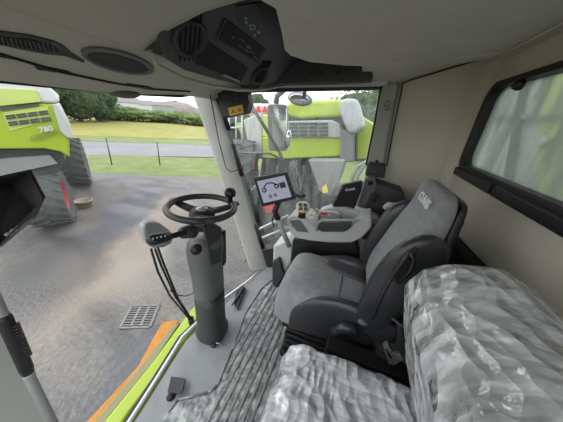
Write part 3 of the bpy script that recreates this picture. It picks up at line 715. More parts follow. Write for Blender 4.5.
# rear window
wr = empty('window_3', (.9, YW, 1.12)); wr['kind'] = 'structure'; wr['label'] = 'rain streaked rear window in a black rounded frame'
def rr2(x0, z0, x1, z1, r, y, n=6):
    pts = []
    for (cx_, cz_, a0) in ((x1-r, z1-r, 0), (x0+r, z1-r, PI/2), (x0+r, z0+r, PI), (x1-r, z0+r, 1.5*PI)):
        for k in range(n+1):
            a = a0+k/n*PI/2; pts.append(V((cx_+r*math.cos(a), y, cz_+r*math.sin(a))))
    return pts
def ring(o, i, off):
    n = len(o); off = V(off); vs = o+i+[p+off for p in o]+[p+off for p in i]; fs = []
    for k in range(n):
        j = (k+1) % n; fs += [(k, j, n+j, n+k), (2*n+k, 3*n+k, 3*n+j, 2*n+j), (k, 2*n+k, 2*n+j, j), (n+k, n+j, 3*n+j, 3*n+k)]
    return vs, fs
WX0, WX1, WZ0, WZ1 = .05, 1.665, 1.122, 1.598
vs, fs = ring(rr2(WX0, WZ0, WX1, WZ1, .09, YW-.045), rr2(WX0+.05, WZ0+.045, WX1-.04, WZ1-.028, .07, YW-.045), (0, .065, 0))
MB().add(vs, fs).build('window_frame', black, wr, bevel=.008)
MB().slab(rr2(WX0+.045, WZ0+.04, WX1-.035, WZ1-.024, .07, YW-.03), (0, .005, 0)).build('window_pane', g_rear, wr)
sb = MB().box((1.40, YW+.022, WZ0+.0), (.44, .035, .045)); sb.box((.92, YW+.022, WZ0), (.48, .035, .045))
sb.build('window_sill', black, wr, bevel=.006)
MB().lathe([(.022, 0), (.024, .012), (.018, .03), (0, .032)], V((PY(523, 84, YW).x, YW-.0, WZ1-.045)), (0, 1, 0), 20).build('latch_knob', black, wr, bevel=0)
# front right corner pillar
def ribbon(name, pl, pr, y_l, thick, m, label):
    pass
pilL = [(193, 92), (206, 130), (222, 178), (238, 228), (251, 270)]
pilR = [(214, 92), (226, 128), (240, 176), (254, 226), (268, 270)]
xs = [1.62, 1.60, 1.58, 1.56, 1.53]
L3 = [PX(u, v, x) for (u, v), x in zip(pilL, xs)]; R3 = [PX(u, v, x+.07) for (u, v), x in zip(pilR, xs)]
rows = []
for a, b in zip(L3, R3):
    dv = b-a; nrm = V((.6, .7, 0)).normalized()*.05
    rows.append([a, a.lerp(b, .25)-nrm*.25, a.lerp(b, .75)-nrm*.25, b, b+nrm, a+nrm])
struct('trim_10', MB().grid(rows, True, True), pillar_m, 'sloping grey front right corner pillar of the cab', bevel=.004)
seal = MB()
for a, b in zip(R3, R3[1:]): pass
rows = [[p+V((-.004, .0, 0)), p+V((.02, -.022, 0)), p+V((.035, -.005, 0)), p+V((.01, .02, 0))] for p in R3]
seal.grid(rows, True, True)
struct('trim_11', seal, mat('seal_grey', (120, 122, 122), .6), 'grey seal on the right edge of the corner pillar')
for k, (t0, t1) in enumerate(((0, .26), (.33, .50), (.74, .88))):
    def on(t):
        i = min(3, int(t*4)); return R3[i].lerp(R3[i+1], t*4-i)
    mb = MB(); rows = [[p+V((-.012, -.012, 0)), p+V((.022, -.034, 0)), p+V((.045, -.008, 0)), p+V((.01, .02, 0))] for p in (on(t0), on((t0+t1)/2), on(t1))]
    mb.grid(rows, True, True); struct('trim_%d' % (12+k), mb, black, ['black seal section at the top of the corner pillar', 'black clip in the middle of the corner pillar', 'black clip low on the corner pillar'][k])
wire = thing('aerial_wire', PX(213, 98, 1.58), 'thin black bent wire hanging beside the corner pillar', 'wire')
MB().tube([PX(210, 95, 1.55), PX(213, 110, 1.55), PX(219, 142, 1.55), PX(226, 168, 1.55), PX(231, 172, 1.55), PX(237, 170, 1.56), PX(243, 168, 1.58)], .004, 6).build('wire_line', black, wire)
MB().ball(PX(242, 168, 1.575), .012, 10, 6).build('clip', black, wire)
# B pillar
BL = [PX(383, 86, XW-.005), PX(381, 92, XW-.005), PX(375, 125, XW-.005), PX(367, 165, XW-.005)]
BR = [PX(400, 84, XW-.005), PX(399, 92, XW-.005), PX(392, 125, XW-.005), PX(385, 165, XW-.005)]
rows = []
for a, b in zip(BL, BR):
    rows.append([a, a+V((-.035, 0, 0)), b+V((-.035, .02, 0)), b+V((-.01, 0, 0)), b+V((.02, 0, 0)), a+V((.02, 0, 0))])
struct('trim_15', MB().grid(rows, True, True), pillar_m, 'grey door pillar between the side glass and the right wall', bevel=.004)
sl = MB().tube([p+V((-.012, .006, 0)) for p in BL], .007, 6); struct('trim_16', sl, black, 'black seal on the door pillar')
struct('trim_17', MB().tube([p+V((-.03, -.010, 0)) for p in BR], .005, 6), black, 'dark joint behind the door pillar')
em = MB().tube(arc(PX(387.5, 104, XW-.045), .017, 0, 2*PI, 16, (0, 1, 0), (0, 0, 1)), .0022, 6); em.tube([PX(385, 110, XW-.045), PX(390, 109, XW-.045)], .003, 6)
struct('trim_18', em, mat('emblem_grey', (100, 102, 104), .5), 'small round embossed symbol on the door pillar')
# side window header
struct('trim_19', MB().slab([PX(u, v, XW-.01) for u, v in ((214, 88.5), (386, 85.5), (384, 89.5), (216, 93))], (.03, 0, 0)), black, 'black upper frame of the side window')
struct('trim_20', MB().slab([PX(u, v, XW-.03) for u, v in ((214, 85), (387, 80.5), (388, 85.8), (214, 88.8))], (.03, 0, 0)), mat('header_highlight', (205, 205, 200), .4), 'pale strip painted as the bright line above the side window frame')  # pale colour stands in for the bright line of light along the frame
hd = struct('trim_21', MB().slab([PX(u, v, XW-.10) for u, v in ((240, 60), (284, 50), (300, 57), (372, 58), (372, 81), (330, 83), (284, 84), (240, 88))], (.12, 0, 0)), dark, 'dark header panel above the side window', bevel=.01)

# ------------------------------------------------------------ overhead console
A0 = V((.757, .78, 1.64)); B0 = V((.825, .88, 1.527)); C0 = V((1.5, .76, 1.51))
cn = (B0-A0).cross(C0-A0).normalized()
if cn.z > 0: cn = -cn
def K(u, v, out=0): return PL(u, v, A0+cn*out, cn)
oc = thing('overhead_console', K(225, 50), 'dark overhead console with radio, vents and tray at the ceiling corner', 'overhead console')
body = [(161, 22), (168, 10), (182, 3), (215, -8), (285, -12), (300, 10), (300, 60), (286, 80), (262, 86), (240, 86), (215, 80), (184, 71), (166, 60), (160, 42)]
MB().slab([K(u, v) for u, v in body], -cn*.12).build('console_body', mat('console_plastic', (66, 68, 68), .5, bump=.3, scale=300), oc, bevel=.012, seg=3)
# lower light lip
MB().tube([K(150, 52, .006), K(158, 66, .006), K(182, 78, .008), K(212, 86, .008), K(238, 90, .008), K(262, 90, .004), K(285, 85, 0)], .010, 8).build('console_lip', headd, oc)
def vent(u, v, r, tilt, nm='air_vent'):
    c_ = K(u, v); ux = (K(u+5, v)-c_).normalized(); uy = cn.cross(ux)
    o = MB().lathe([(r*1.25, -.01), (r*1.25, .012), (r*1.1, .02), (r*.95, .012), (r*.9, -.004), (r*.0, -.005)], c_, cn, 32, True).build(nm, dark, oc)
    f2 = MB()
    for k in range(-2, 3): f2.box(c_+ux*(k*r*.32)+cn*.004, (.004, .012, 2*math.sqrt(max(.01, r*r*.8-(k*r*.32)**2))), Matrix((ux, cn, uy)).transposed())
    f2.build('vane', black, o)
    MB().lathe([(r*.88, -.0045), (r*.88, -.003)], c_, cn, 24).build('vent_well', deep, o)
vent(190, 38, .062, 0); vent(260, 75, .052, 0)
MB().slab([K(u, v, .008) for u, v in ((225, 19), (266, 50), (259, 65), (216, 40))], -cn*.02).build('radio_frame', dark, oc, bevel=.004)
MB().slab([K(u, v, .010) for u, v in ((226.5, 22), (263.5, 50), (257.5, 62), (219, 39))], -cn*.01).build('radio_face', deep, oc)
icn = mat('radio_legend', (110, 112, 112), .5)
mk = MB()
for (u, v, du) in ((240, 38, 5), (246, 44, 6), (239, 45, 4), (250, 50, 5), (254, 56, 4), (232, 36, 3), (245, 49, 4)):
    mk.slab([K(u, v, .012), K(u+du, v+du*.75, .012), K(u+du-.6, v+du*.75+.9, .012), K(u-.6, v+.9, .012)], -cn*.001)
mk.build('radio_legends', icn, oc)
MB().lathe([(.010, 0), (.009, .008), (0, .009)], K(248, 46, .01), cn, 16).build('radio_knob', icn, oc)
MB().slab([K(u, v, .004) for u, v in ((207, 41), (248, 68), (241, 82), (196, 64))], -cn*.01).build('storage_tray', deep, oc)
MB().slab([K(u, v, .008) for u, v in ((224, 74), (240, 81), (239.5, 82.5), (223, 76))], -cn*.003).build('tray_catch', mat('catch', (150, 150, 150), .3), oc)
MB().slab([K(u, v, .004) for u, v in ((236, 6), (262, 2), (266, 34), (256, 40), (238, 22))], -cn*.01).build('switch_panel', mat('switch_green', (34, 48, 44), .4), oc, bevel=.003)
ic = MB()
for (u, v) in ((245, 17), (245.5, 21), (258, 31), (254, 34)): ic.slab([K(u, v, .007), K(u+2.2, v+1, .007), K(u+1.4, v+3, .007), K(u-.8, v+2, .007)], -cn*.001)
o_ = [K(u, v, .007) for u, v in ((249, 25), (254, 24.5), (256, 29), (251, 30.5))]; i_ = [K(u, v, .007) for u, v in ((250, 26), (253.3, 25.6), (254.8, 28.5), (251.5, 29.4))]
vs, fs = ring(o_, i_, -cn*.001); ic.add(vs, fs)
ic.build('switch_icons', mat('icon_pale', (160, 185, 175), .5), oc)
for k, (u, v) in enumerate(((312, 73), (320, 73), (338, 72.5))):
    tag(MB().box(PX(u, v, XW-.105), (.012, .03, .022)).build('rocker_switch', black, bevel=.002), ['black rocker switch on the dark header panel, nearest the console', 'black rocker switch on the dark header panel, middle of three', 'black rocker switch on the dark header panel, nearest the door pillar'][k], 'switch', 'rocker switches on the header panel')


# ceiling speaker, vents, recesses
sp_ = thing('ceiling_speaker', S(118, 57), 'oval loudspeaker grille set in the front headliner', 'speaker')
def oval(u, v, a, b, rot, n=28): return [(u+a*math.cos(t)*math.cos(rot)-b*math.sin(t)*math.sin(rot), v+a*math.cos(t)*math.sin(rot)+b*math.sin(t)*math.cos(rot)) for t in [2*PI*k/n for k in range(n)]]
vs, fs = ring([S(u, v, .002) for u, v in oval(117, 57.5, 38, 10.5, .26)], [S(u, v, .002) for u, v in oval(117, 58, 32, 7.6, .26)], (0, 0, -.008))
MB().add(vs, fs).build('speaker_ring', mid, sp_, bevel=.002)
MB().slab([S(u, v, .001) for u, v in oval(117, 59, 31, 6.6, .26)], (0, 0, -.004)).build('speaker_grille', mat('grille_cloth', (70, 70, 70), .9, bump=1, scale=900), sp_)
v1 = thing('ceiling_vent', S(30, 42), 'long dark slatted air vent at the left of the headliner', 'air vent')
vo = [(-30, 24), (0, 27), (30, 31), (52, 37), (62, 41), (70, 48), (84, 57), (83, 59), (64, 52), (45, 50), (20, 45), (0, 40.5), (-30, 35)]
MB().slab([S(u, v, .001) for u, v in vo], (0, 0, -.005)).build('vent_frame', dark, v1)
MB().slab([S(u, v, .006) for u, v in ((-30, 27), (0, 30), (30, 34.5), (52, 40.5), (58, 47), (40, 46.5), (18, 42), (0, 38.5), (-30, 33))], (0, 0, -.002)).build('vent_opening', deep, v1)
sl_ = MB()
for k in range(16):
    u = -20+k*4.6; sl_.slab([S(u, 30.5+max(0, u)*.14, .0085), S(u+1.2, 30.6+max(0, u)*.14, .0085), S(u+4.2, 39.3+max(0, u)*.13, .0085), S(u+3, 39.2+max(0, u)*.13, .0085)], (0, 0, -.002))
sl_.build('vent_slats', mid, v1)
def recess(pts, label, name='slot_recess'):
    t = thing(name, S(*pts[0]), label, 'air slot'); MB().slab([S(u, v, .001) for u, v in pts], (0, 0, -.004)).build('slot_opening', deep, t)
    c0, c1 = V(pts[0]), V(pts[2]); mb = MB()
    for k in range(8):
        s0 = k/8+.03; a = V(pts[0]).lerp(V(pts[1]), s0); b = V(pts[3]).lerp(V(pts[2]), s0)
        mb.slab([S(a.x, a.y+.4, .006), S(a.x+1.4, a.y+.5, .006), S(b.x+1.4, b.y-.3, .006), S(b.x, b.y-.4, .006)], (0, 0, -.001))
    mb.build('slot_grille', dark, t)
recess([(31, 60.5), (66, 67), (76, 72), (36, 66)], 'narrow dark air slot near the left end of the windshield header')
recess([(-30, 43), (0, 49.5), (30, 59), (-30, 47)], 'thin dark slot along the headliner joint at the left edge')
recess([(126, 81), (148, 84.5), (153, 86.5), (131, 84.5)], 'small dark air slot in the header above the far field')
sun = thing('sun_blind', S(125, 93), 'dark rolled bulge of the sun blind under the windshield header', 'sun blind')
pS = S(126, 92)
MB().ball(pS+V((0, .02, .004)), (.09, .05, .028), 20, 12).build('blind_end', mat('blind_grey', (84, 86, 86), .6), sun)
# windshield header strip
struct('trim_22', MB().tube([V((-.45, 1.24, 1.393)), V((.3, 1.255, 1.393)), V((.9, 1.25, 1.405)), V((1.3, 1.245, 1.43)), PX(200, 94, 1.60)], .008, 8), black, 'black seal along the top of the windshield')

# bracket with sticker
bx = thing('sensor_box', PX(236, 106, 1.66), 'black box with yellow warning sticker beside the corner pillar top', 'box')
MB().slab([PX(u, v, 1.60) for u, v in ((216, 90), (247, 91), (249, 104), (246, 113), (222, 118))], (.08, 0, 0)).build('box_body', black, bx, bevel=.008)
MB().slab([PX(u, v, 1.596) for u, v in ((228, 108), (242.5, 104.5), (244, 113), (230, 116))], (-.002, 0, 0)).build('warning_sticker', mat('sticker', (222, 178, 80), .6), bx)
for (u, v) in ((233, 111.5), (239.5, 109.8)): MB().slab([PX(u-2, v+1.6, 1.593), PX(u, v-2.2, 1.593), PX(u+2, v+1, 1.593)], (-.001, 0, 0)).build('sticker_symbol', mat('sym', (150, 100, 40)), bx)
MB().lathe([(.01, 0), (.01, .006)], PX(237, 98, 1.598), (-1, 0, 0), 12).build('screw', dmetal, bx)

# ------------------------------------------------------------ steering column and wheel
sc_ = thing('steering_column', (.74, .66, 0), 'dark grey steering column with steering wheel standing on the cab floor', 'steering column')
def ring3(cu, cv, wu, y, dy=.07):       # ring around a column centre
    c_ = PY(cu, cv, y); r = (PY(cu+wu, cv, y)-PY(cu-wu, cv, y)).length/2*.93
    return c_, r
def sect(c, rx, ry, n=24, tilt=.0):
    return [V(c)+V((math.copysign(abs(math.cos(t))**.75, math.cos(t))*rx, math.copysign(abs(math.sin(t))**.75, math.sin(t))*ry, math.sin(t)*ry*tilt)) for t in [2*PI*k/n for k in range(n)]]
cb = [((.78, .690, 0), .090), ((.78, .69, .03), .096), ((.78, .69, .06), .094), ((.779, .689, .085), .082), ((.765, .675, .30), .080), ((.755, .665, .385), .078)]
MB().grid([sect(c, r, r*1.0) for c, r in cb], True, True).build('column_base', dark, sc_)
cu_ = [((.755, .665, .385), .082), ((.754, .664, .41), .083), ((.738, .65, .55), .082), ((.72, .636, .66), .085), ((.71, .625, .74), .086), ((.70, .612, .79), .080), ((.70, .61, .815), .055)]
MB().grid([sect(c, r*1.05, r*.85) for c, r in cu_], True, True).build('column_upper', mid, sc_)
MB().tube([(.755, .665, .384), (.755, .665, .39)], .0855, 28).build('column_seam', black, sc_)
MB().slab([PY(u, v, .55) for u, v in ((204, 228), (212, 222), (222, 228), (222, 262), (212, 266))], (.01, .02, 0)).build('column_panel', dark, sc_, bevel=.006)
MB().lathe([(.024, 0), (.022, .012), (.0, .014)], PY(196, 249, .555), (-.6, -.8, .1), 20).build('adjust_knob', black, sc_)
MB().slab([PY(u, v, .57) for u, v in ((223, 232), (226, 230), (226.5, 262), (224, 266))], (0, .02, 0)).build('release_lever', black, sc_, bevel=.003)
WC = PL(201, 205, (.70, .60, .865), (0, 0, 1)); 
wn = V((.03, -.03, 1)).normalized()
WC = PY(202, 207, .60)
wu = V((1, 0, 0)); wu = (wu-wn*wu.dot(wn)).normalized(); ww = wn.cross(wu)
RW = .138
sw_ = empty('steering_wheel', (0, 0, 0)); sw_.parent = sc_; sw_.location = WC-sc_.location
rimp = arc(WC, RW, 0, 2*PI, 48, wu, ww)
rows = []
for k in range(48):
    a = 2*PI*k/48; d = wu*math.cos(a)+ww*math.sin(a)
    rows.append([WC+d*RW+(d*math.cos(b)*.013+wn*math.sin(b)*.014) for b in [2*PI*j/10 for j in range(10)]])
rows.append(rows[0]); MB().grid(rows, True).build('rim', mat('wheel_rubber', (56, 57, 58), .45), sw_)
for a in (PI*.5, PI*.5+2.2, PI*.5-2.2):
    d = wu*math.cos(a)+ww*math.sin(a); s_ = wn.cross(d)
    MB().grid([[WC+d*r+wn*(-.035+h)+s_*w_*.5*math.cos(b)+wn*.009*math.sin(b) for b in [2*PI*j/10 for j in range(10)]] for r, h, w_ in ((.02, .012, .07), (.07, .012, .055), (.12, .02, .045), (.165, .034, .042), (RW, .036, .04))], True, True).build('spoke', dark, sw_)
MB().lathe([(.05, -.07), (.055, -.03), (.045, -.012), (.0, -.010)], WC, wn, 28).build('hub', dark, sw_)
MB().lathe([(.027, -.012), (.024, -.003), (.0, -.001)], WC, wn, 24).build('hub_cap', mat('hub_silver', (190, 192, 192), .35, .4), sw_)
kd = WC + (wu*math.cos(.62)+ww*math.sin(.62))*RW
MB().lathe([(.012, .0), (.012, .03), (.024, .036), (.027, .055), (.020, .07), (.0, .073)], PL(230, 203, WC, wn), wn, 18).build('spinner_knob', black, sw_)
MB().lathe([(.045, -.10), (.052, -.05), (.05, -.04)], WC, wn, 24).build('collar', dark, sw_)
# stalk
st = empty('indicator_stalk', (0, 0, 0)); st.parent = sc_; st.location = PY(180, 233, .56)-sc_.location
MB().tube([PY(192, 231, .57), PY(183, 233, .56)], [.030, .022], 14).build('stalk_boot', dark, st)
MB().tube([PY(u, v, .555) for u, v in ((186, 232), (176, 235), (168, 237))], [.012, .010, .010], 12).build('stalk_arm', black, st)
MB().tube([PY(u, v, .55) for u, v in ((170, 236), (166, 237), (152, 240), (149, 240.5))], [.012, .018, .018, .012], 14).build('stalk_grip', black, st)
mk = MB()
for u in (153, 157, 161, 165): mk.ball(PY(u, 238.7-(u-153)*.2, .535), (.0035, .0015, .0045), 8, 5)
mk.build('stalk_marks', white, st)
# low grey mirror head with rods
lm = thing('wiper_assembly', PY(158, 236, .80), 'rounded grey head on thin black rods left of the steering column', 'wiper')
hp_ = [PY(u, v, .80) for u, v in ((144, 226), (150, 222), (160, 223), (170, 230), (175, 237), (172, 244), (165, 248), (153, 249), (147, 243), (144, 234))]
MB().slab(hp_, (.01, .05, .0)).build('head_shell', mat('wiper_grey', (150, 152, 154), .5), lm, bevel=.02, seg=4)
for k, pts in enumerate(([(151, 249, .80), (158, 272, .82), (170, 296, .86), (190, 320, .90)], [(155, 249, .80), (161, 265, .82), (175, 296, .86), (191, 320, .90)], [(158, 248, .80), (163, 262, .82), (178, 298, .86), (191.5, 319, .90)])):
    MB().tube([PY(u, v, y) for u, v, y in pts], .0055, 8).build('rod', black, lm)
MB().tube([PY(170, 290, .85), PY(176, 295, .83), PY(186, 296, .80), PY(196, 292, .74)], .003, 6).build('hose', black, lm)
MB().lathe([(.02, -.03), (.02, .02)], PY(191, 320, .90), (0, 0, 1), 12).build('pivot', black, lm)
# foot switch
fp = thing('foot_switch', PZ(176, 388, .0), 'small square textured foot pedal on the floor left of the mat', 'foot pedal')
ppts = [PZ(u, v, .035) for u, v in ((167, 392), (171, 376), (186, 378), (182, 393))]
MB().slab(ppts, (0, 0, -.012)).build('pedal_pad', mat('pedal_rubber', (62, 62, 60), .8, bump=1.5, scale=160), fp, bevel=.004)
MB().tube([PZ(175, 388, .03), PZ(173, 394, .004)], .012, 10).build('pedal_stem', deep, fp)
MB().lathe([(.022, 0), (.020, .005), (0, .006)], PZ(171, 396.5, 0.001), (0, 0, 1), 16).build('pedal_boot', deep, fp)
sk = thing('floor_latch', PZ(215, 345, 0), 'small grey metal latch at the foot of the steering column', 'latch')
MB().box(PZ(214, 343, .012), (.05, .03, .02), Matrix.Rotation(.3, 3, 'Z')).build('latch_plate', dmetal, sk, bevel=.003)
MB().tube([PZ(210, 341, .02), PZ(221, 344, .02)], .006, 8).build('latch_pin', metal, sk)
hk = thing('metal_bracket', PZ(240, 300, 0), 'black hinge bracket on the floor edge behind the steering column', 'bracket')
MB().slab([PZ(u, v, .03) for u, v in ((234, 302), (236, 291), (243, 285), (246, 288), (240, 302), (238, 308))], (0, 0, -.029)).build('hinge_plate', black, hk, bevel=.004)
MB().tube([PZ(232, 305, .04), PZ(244, 287, .04)], .008, 8).build('hinge_pin', dmetal, hk)

# ------------------------------------------------------------ display terminal
tm = thing('display_terminal', PX(282, 235, 1.3), 'tablet display showing gauges on a grey post beside the armrest', 'display')
tx = 1.22
q4 = [PX(253, 178, tx-.01), PX(287, 172, tx+.01), PX(296, 199, tx+.01), PX(262, 207, tx-.01)]
tn = (q4[1]-q4[0]).cross(q4[3]-q4[0]).normalized()
if tn.x > 0: tn = -tn
MB().slab(q4, -tn*.03).build('casing', black, tm, bevel=.005)
def T(s, t, o=.002):
    p = q4[0].lerp(q4[1], s); q = q4[3].lerp(q4[2], s); return p.lerp(q, t)+tn*o
MB().slab([T(.09, .13), T(.91, .10), T(.91, .88), T(.09, .88)], tn*.001).build('screen', mat('screen_grey', (112, 115, 128), .3, emit=.45), tm)
gk = MB(); dk = mat('screen_dark', (48, 52, 62), .4)
tu = (q4[1]-q4[0]).normalized(); tv = (q4[3]-q4[0]).normalized()
for (s_, t_, r) in ((.22, .46, .0165), (.60, .40, .0165), (.34, .70, .011), (.49, .69, .011)):
    gk.lathe([(r, .0), (r, .001)], T(s_, t_, .003), tn, 20)
gk.tube([T(.22, .42, .003), T(.27, .32, .003), T(.35, .26, .003), T(.46, .25, .003), T(.55, .29, .003), T(.60, .38, .003)], .005, 6)
gk.slab([T(.68, .32, .003), T(.85, .30, .003), T(.86, .50, .003), T(.70, .52, .003)], tn*.001)
gk.build('screen_gauges', dk, tm)
gk = MB()
for (s_, t_, r) in ((.22, .46, .008), (.60, .40, .008), (.34, .70, .005), (.49, .69, .005)): gk.lathe([(r, 0), (r, .001)], T(s_, t_, .0042), tn, 16)
for s_ in (.15, .28, .55, .68, .8): gk.slab([T(s_, .83, .003), T(s_+.06, .825, .003), T(s_+.06, .855, .003), T(s_, .86, .003)], tn*.001)
gk.build('screen_readouts', mat('readout', (130, 138, 150), .4, emit=.3), tm)
MB().tube([T(.97, .8, -.01), PX(300, 197, tx+.02), PX(305, 195, tx+.02)], .010, 8).build('side_lever', black, tm)
MB().tube([T(.5, .95, -.03), PX(275, 211, 1.25), PX(278, 219, 1.26)], [.018, .02, .022], 12).build('swivel_mount', black, tm)
MB().tube([PX(277, 217, 1.27), PX(289, 246, 1.33)], .019, 14).build('post', lgrey, tm)
MB().tube([PX(274, 214, 1.25), PX(272, 221, 1.25), PX(274, 227, 1.26), PX(277, 224, 1.26)], .005, 8).build('cable', black, tm)

# ------------------------------------------------------------ armrest console
ac = thing('armrest_console', (1.38, .15, .0), 'grey armrest control console on the far side of the driver seat', 'armrest console')
XA = 1.29
def A(pts, x, d, name, m, bev=.008, seg=3): return MB().slab([PX(u, v, x) for u, v in pts], (d, 0, 0)).build(name, m, ac, bevel=bev, seg=seg)
A([(286, 220), (290, 216.5), (301, 216), (307, 219), (314, 227), (318, 229), (346, 229), (354, 225), (360, 219), (372, 219), (372, 228), (362, 238), (352, 243), (330, 243), (310, 241), (296, 238.5), (290, 233)], XA, .20, 'console_shell', mat('console_grey', (178, 180, 177), .5, bump=.2, scale=300), .012)
A([(289.5, 220.5), (300, 220), (306, 228), (309, 233), (297, 231.5), (292, 226)], XA-.002, .02, 'inset_panel', mid, .002)
A([(316, 224), (320, 222.5), (352, 222.5), (350, 229), (344, 232), (322, 232), (317, 229)], XA-.01, .05, 'recess_panel', dark, .004)
MB().tube([PX(u, v, XA-.01) for u, v in ((316, 231), (318, 223), (322, 220), (350, 220), (358, 221))], .008, 8).build('recess_rim', lgrey, ac)
A([(296, 239), (345, 243), (356, 240), (360, 262), (330, 262), (305, 254), (292, 250)], XA+.03, .14, 'console_underside', black, .01)
MB().tube([PX(u, v, XA+.05) for u, v in ((319, 219), (320, 213), (324, 211.5), (336, 212), (339.5, 214), (342, 219.5))], .007, 8).build('lever_loop', metal, ac)
# armrest pad
pad = MB()
pp = [PX(u, v, 1.43) for u, v in ((319, 211), (330, 208), (346, 208), (366, 213), (380, 219), (378, 226), (360, 223), (330, 220), (318, 217))]
pad.slab(pp, (.10, 0, 0)); pad.build('armrest_pad', mat('pad_grey', (188, 190, 189), .55), ac, bevel=.018, seg=4)
# joystick
js = empty('joystick', (0, 0, 0)); js.parent = ac; jc = PX(303, 207, 1.30); js.location = jc-ac.location
MB().tube([jc+V((0, 0, -.075)), jc+V((0, 0, -.02))], [.028, .022], 16).build('stick', black, js)
MB().ball(jc+V((.006, 0, -.028)), (.035, .038, .020), 18, 10).build('red_collar', red, js)
jr = Matrix.Rotation(-.5, 3, 'Y')
MB().ball(jc, (.042, .050, .036), 20, 12, jr).build('grip_head', cream, js)
jn = (EYE-jc).normalized(); ja = jn.orthogonal().normalized(); jb = jn.cross(ja)
bt = MB()
ju = (V((0, -1, 0))-jn*V((0, -1, 0)).dot(jn)).normalized(); jv = jn.cross(ju)
for (a_, b_) in ((-.021, .011), (.013, .015), (-.013, -.014), (.019, -.010)):
    bt.lathe([(.0115, .026), (.0115, .040), (.009, .042), (0, .0425)], jc+ju*a_+jv*b_, jn, 14)
bt.build('thumb_buttons', black, js)
bt = MB()
for (a_, b_) in ((-.021, .011), (.013, .015), (-.013, -.014), (.019, -.010)): bt.ball(jc+ju*a_+jv*b_+jn*.043, .0035, 8, 5)
bt.build('button_dots', cream, js)
# small switches
sb_ = MB()
for (u, v) in ((313, 211), (316, 213.5), (320, 211), (312, 215), (317, 209.5)): sb_.ball(PX(u, v, 1.33), (.010, .010, .008), 10, 6)
sb_.build('rocker_keys', cream, ac)
MB().ball(PX(323, 213.5, 1.33), (.018, .022, .010), 14, 8).build('red_key', red, ac)
for (u, v) in ((325.5, 214), (329, 214.5)): MB().ball(PX(u, v, 1.335), (.008, .008, .008), 10, 6).build('round_key', cream, ac)
pst = MB().slab([PX(u, v, 1.36) for u, v in ((273, 246), (285, 241), (293, 246), (292, 262), (282, 278), (272, 272))], (.22, 0, 0)).build('pedestal_cover', mat('pedestal', (176, 178, 176), .5), ac, bevel=.02, seg=4)
MB().slab([PX(u, v, 1.33) for u, v in ((272, 262), (279, 258), (284, 275), (276, 290), (272, 284))], (.2, 0, 0)).build('pedestal_base', dark, ac, bevel=.01)
MB().box((1.42, .15, .26), (.18, .40, .52)).build('console_support', black, ac, bevel=.01)
# dark box left of the pedestal
bx2 = thing('storage_bin', PX(270, 265, 1.60), 'open black bin between corner pillar and seat pedestal', 'bin')
MB().slab([PX(u, v, 1.55) for u, v in ((262, 250), (274, 248), (276, 262), (268, 270))], (.12, 0, 0)).build('bin_body', black, bx2, bevel=.005)

# side console with document holder, knob, bottle
sd = thing('side_console', (1.62, -.12, .0), 'dark side console with rotary knob below the door pillar', 'side console')
MB().slab([PX(u, v, 1.56) for u, v in ((366, 184), (374, 182), (404, 192), (410, 215), (400, 240), (362, 240), (356, 215))], (.16, 0, 0)).build('console_body', mat('side_dark', (62, 64, 64), .55), sd, bevel=.012)
MB().slab([PX(u, v, 1.53) for u, v in ((366, 178), (376, 178), (377, 188), (372, 196), (362, 215), (355, 213))], (.14, 0, 0)).build('upright_panel', mid, sd, bevel=.01)
MB().lathe([(.016, 0), (.016, .004)], PX(370.3, 183, 1.527), (-1, 0, 0), 18).build('socket_hole', deep, sd)
kk = PX(374, 197, 1.54)
MB().lathe([(.034, 0), (.032, .01), (0, .011)], kk, (-1, -.2, .2), 24).build('knob_ring', dark, sd)
MB().box(kk+V((-.02, 0, 0)), (.03, .012, .06), Matrix.Rotation(.5, 3, 'X')).build('rotary_knob', black, sd, bevel=.004)
km = MB()
for a_ in (0, 1.2, 2.4, 3.6): km.ball(kk+V((-.014, .026*math.cos(a_), .026*math.sin(a_))), .0035, 8, 5)
km.build('knob_marks', lgrey, sd)
dh = thing('document_holder', PX(345, 195, 1.45), 'black flat document holder with small white lettering in front of side glass', 'document holder')
MB().slab([PX(u, v, 1.46) for u, v in ((344, 185), (363, 181), (362, 190), (353, 213), (331, 210))], (.035, .01, 0)).build('holder_body', deep, dh, bevel=.006)
text('maker_mark', 'CLAAS', mat('mark_white', (225, 225, 225), .5), dh, PX(350, 189.5, 1.457), PX(354, 189, 1.457)-PX(346, 190, 1.457), (0, 0, 1), .022, .0006, 0, .0006)
bb = thing('pillar_box', PX(375, 170, 1.62), 'black rectangular box mounted low on the door pillar', 'box')
MB().slab([PX(u, v, 1.62) for u, v in ((368, 163), (386, 165), (384.5, 178.5), (365, 176))], (.09, 0, 0)).build('box_body', black, bb, bevel=.008)
MB().tube([PX(377, 160, 1.69), PX(377, 165, 1.69)], .01, 8).build('box_mount', dark, bb)
wb = thing('white_bottle', PX(389, 206, 1.45), 'small white bottle tucked between the side console and seat back', 'bottle')
MB().tube([PX(385, 208, 1.48), PX(388, 205.5, 1.48), PX(395, 206, 1.48), PX(398, 210, 1.48)], [.018, .024, .026, .026], 16).build('bottle_body', white, wb)
MB().tube([PX(384, 208.5, 1.48), PX(385.5, 207.5, 1.48)], [.013, .016], 12).build('bottle_cap', mat('cap_pale', (200, 200, 196)), wb)

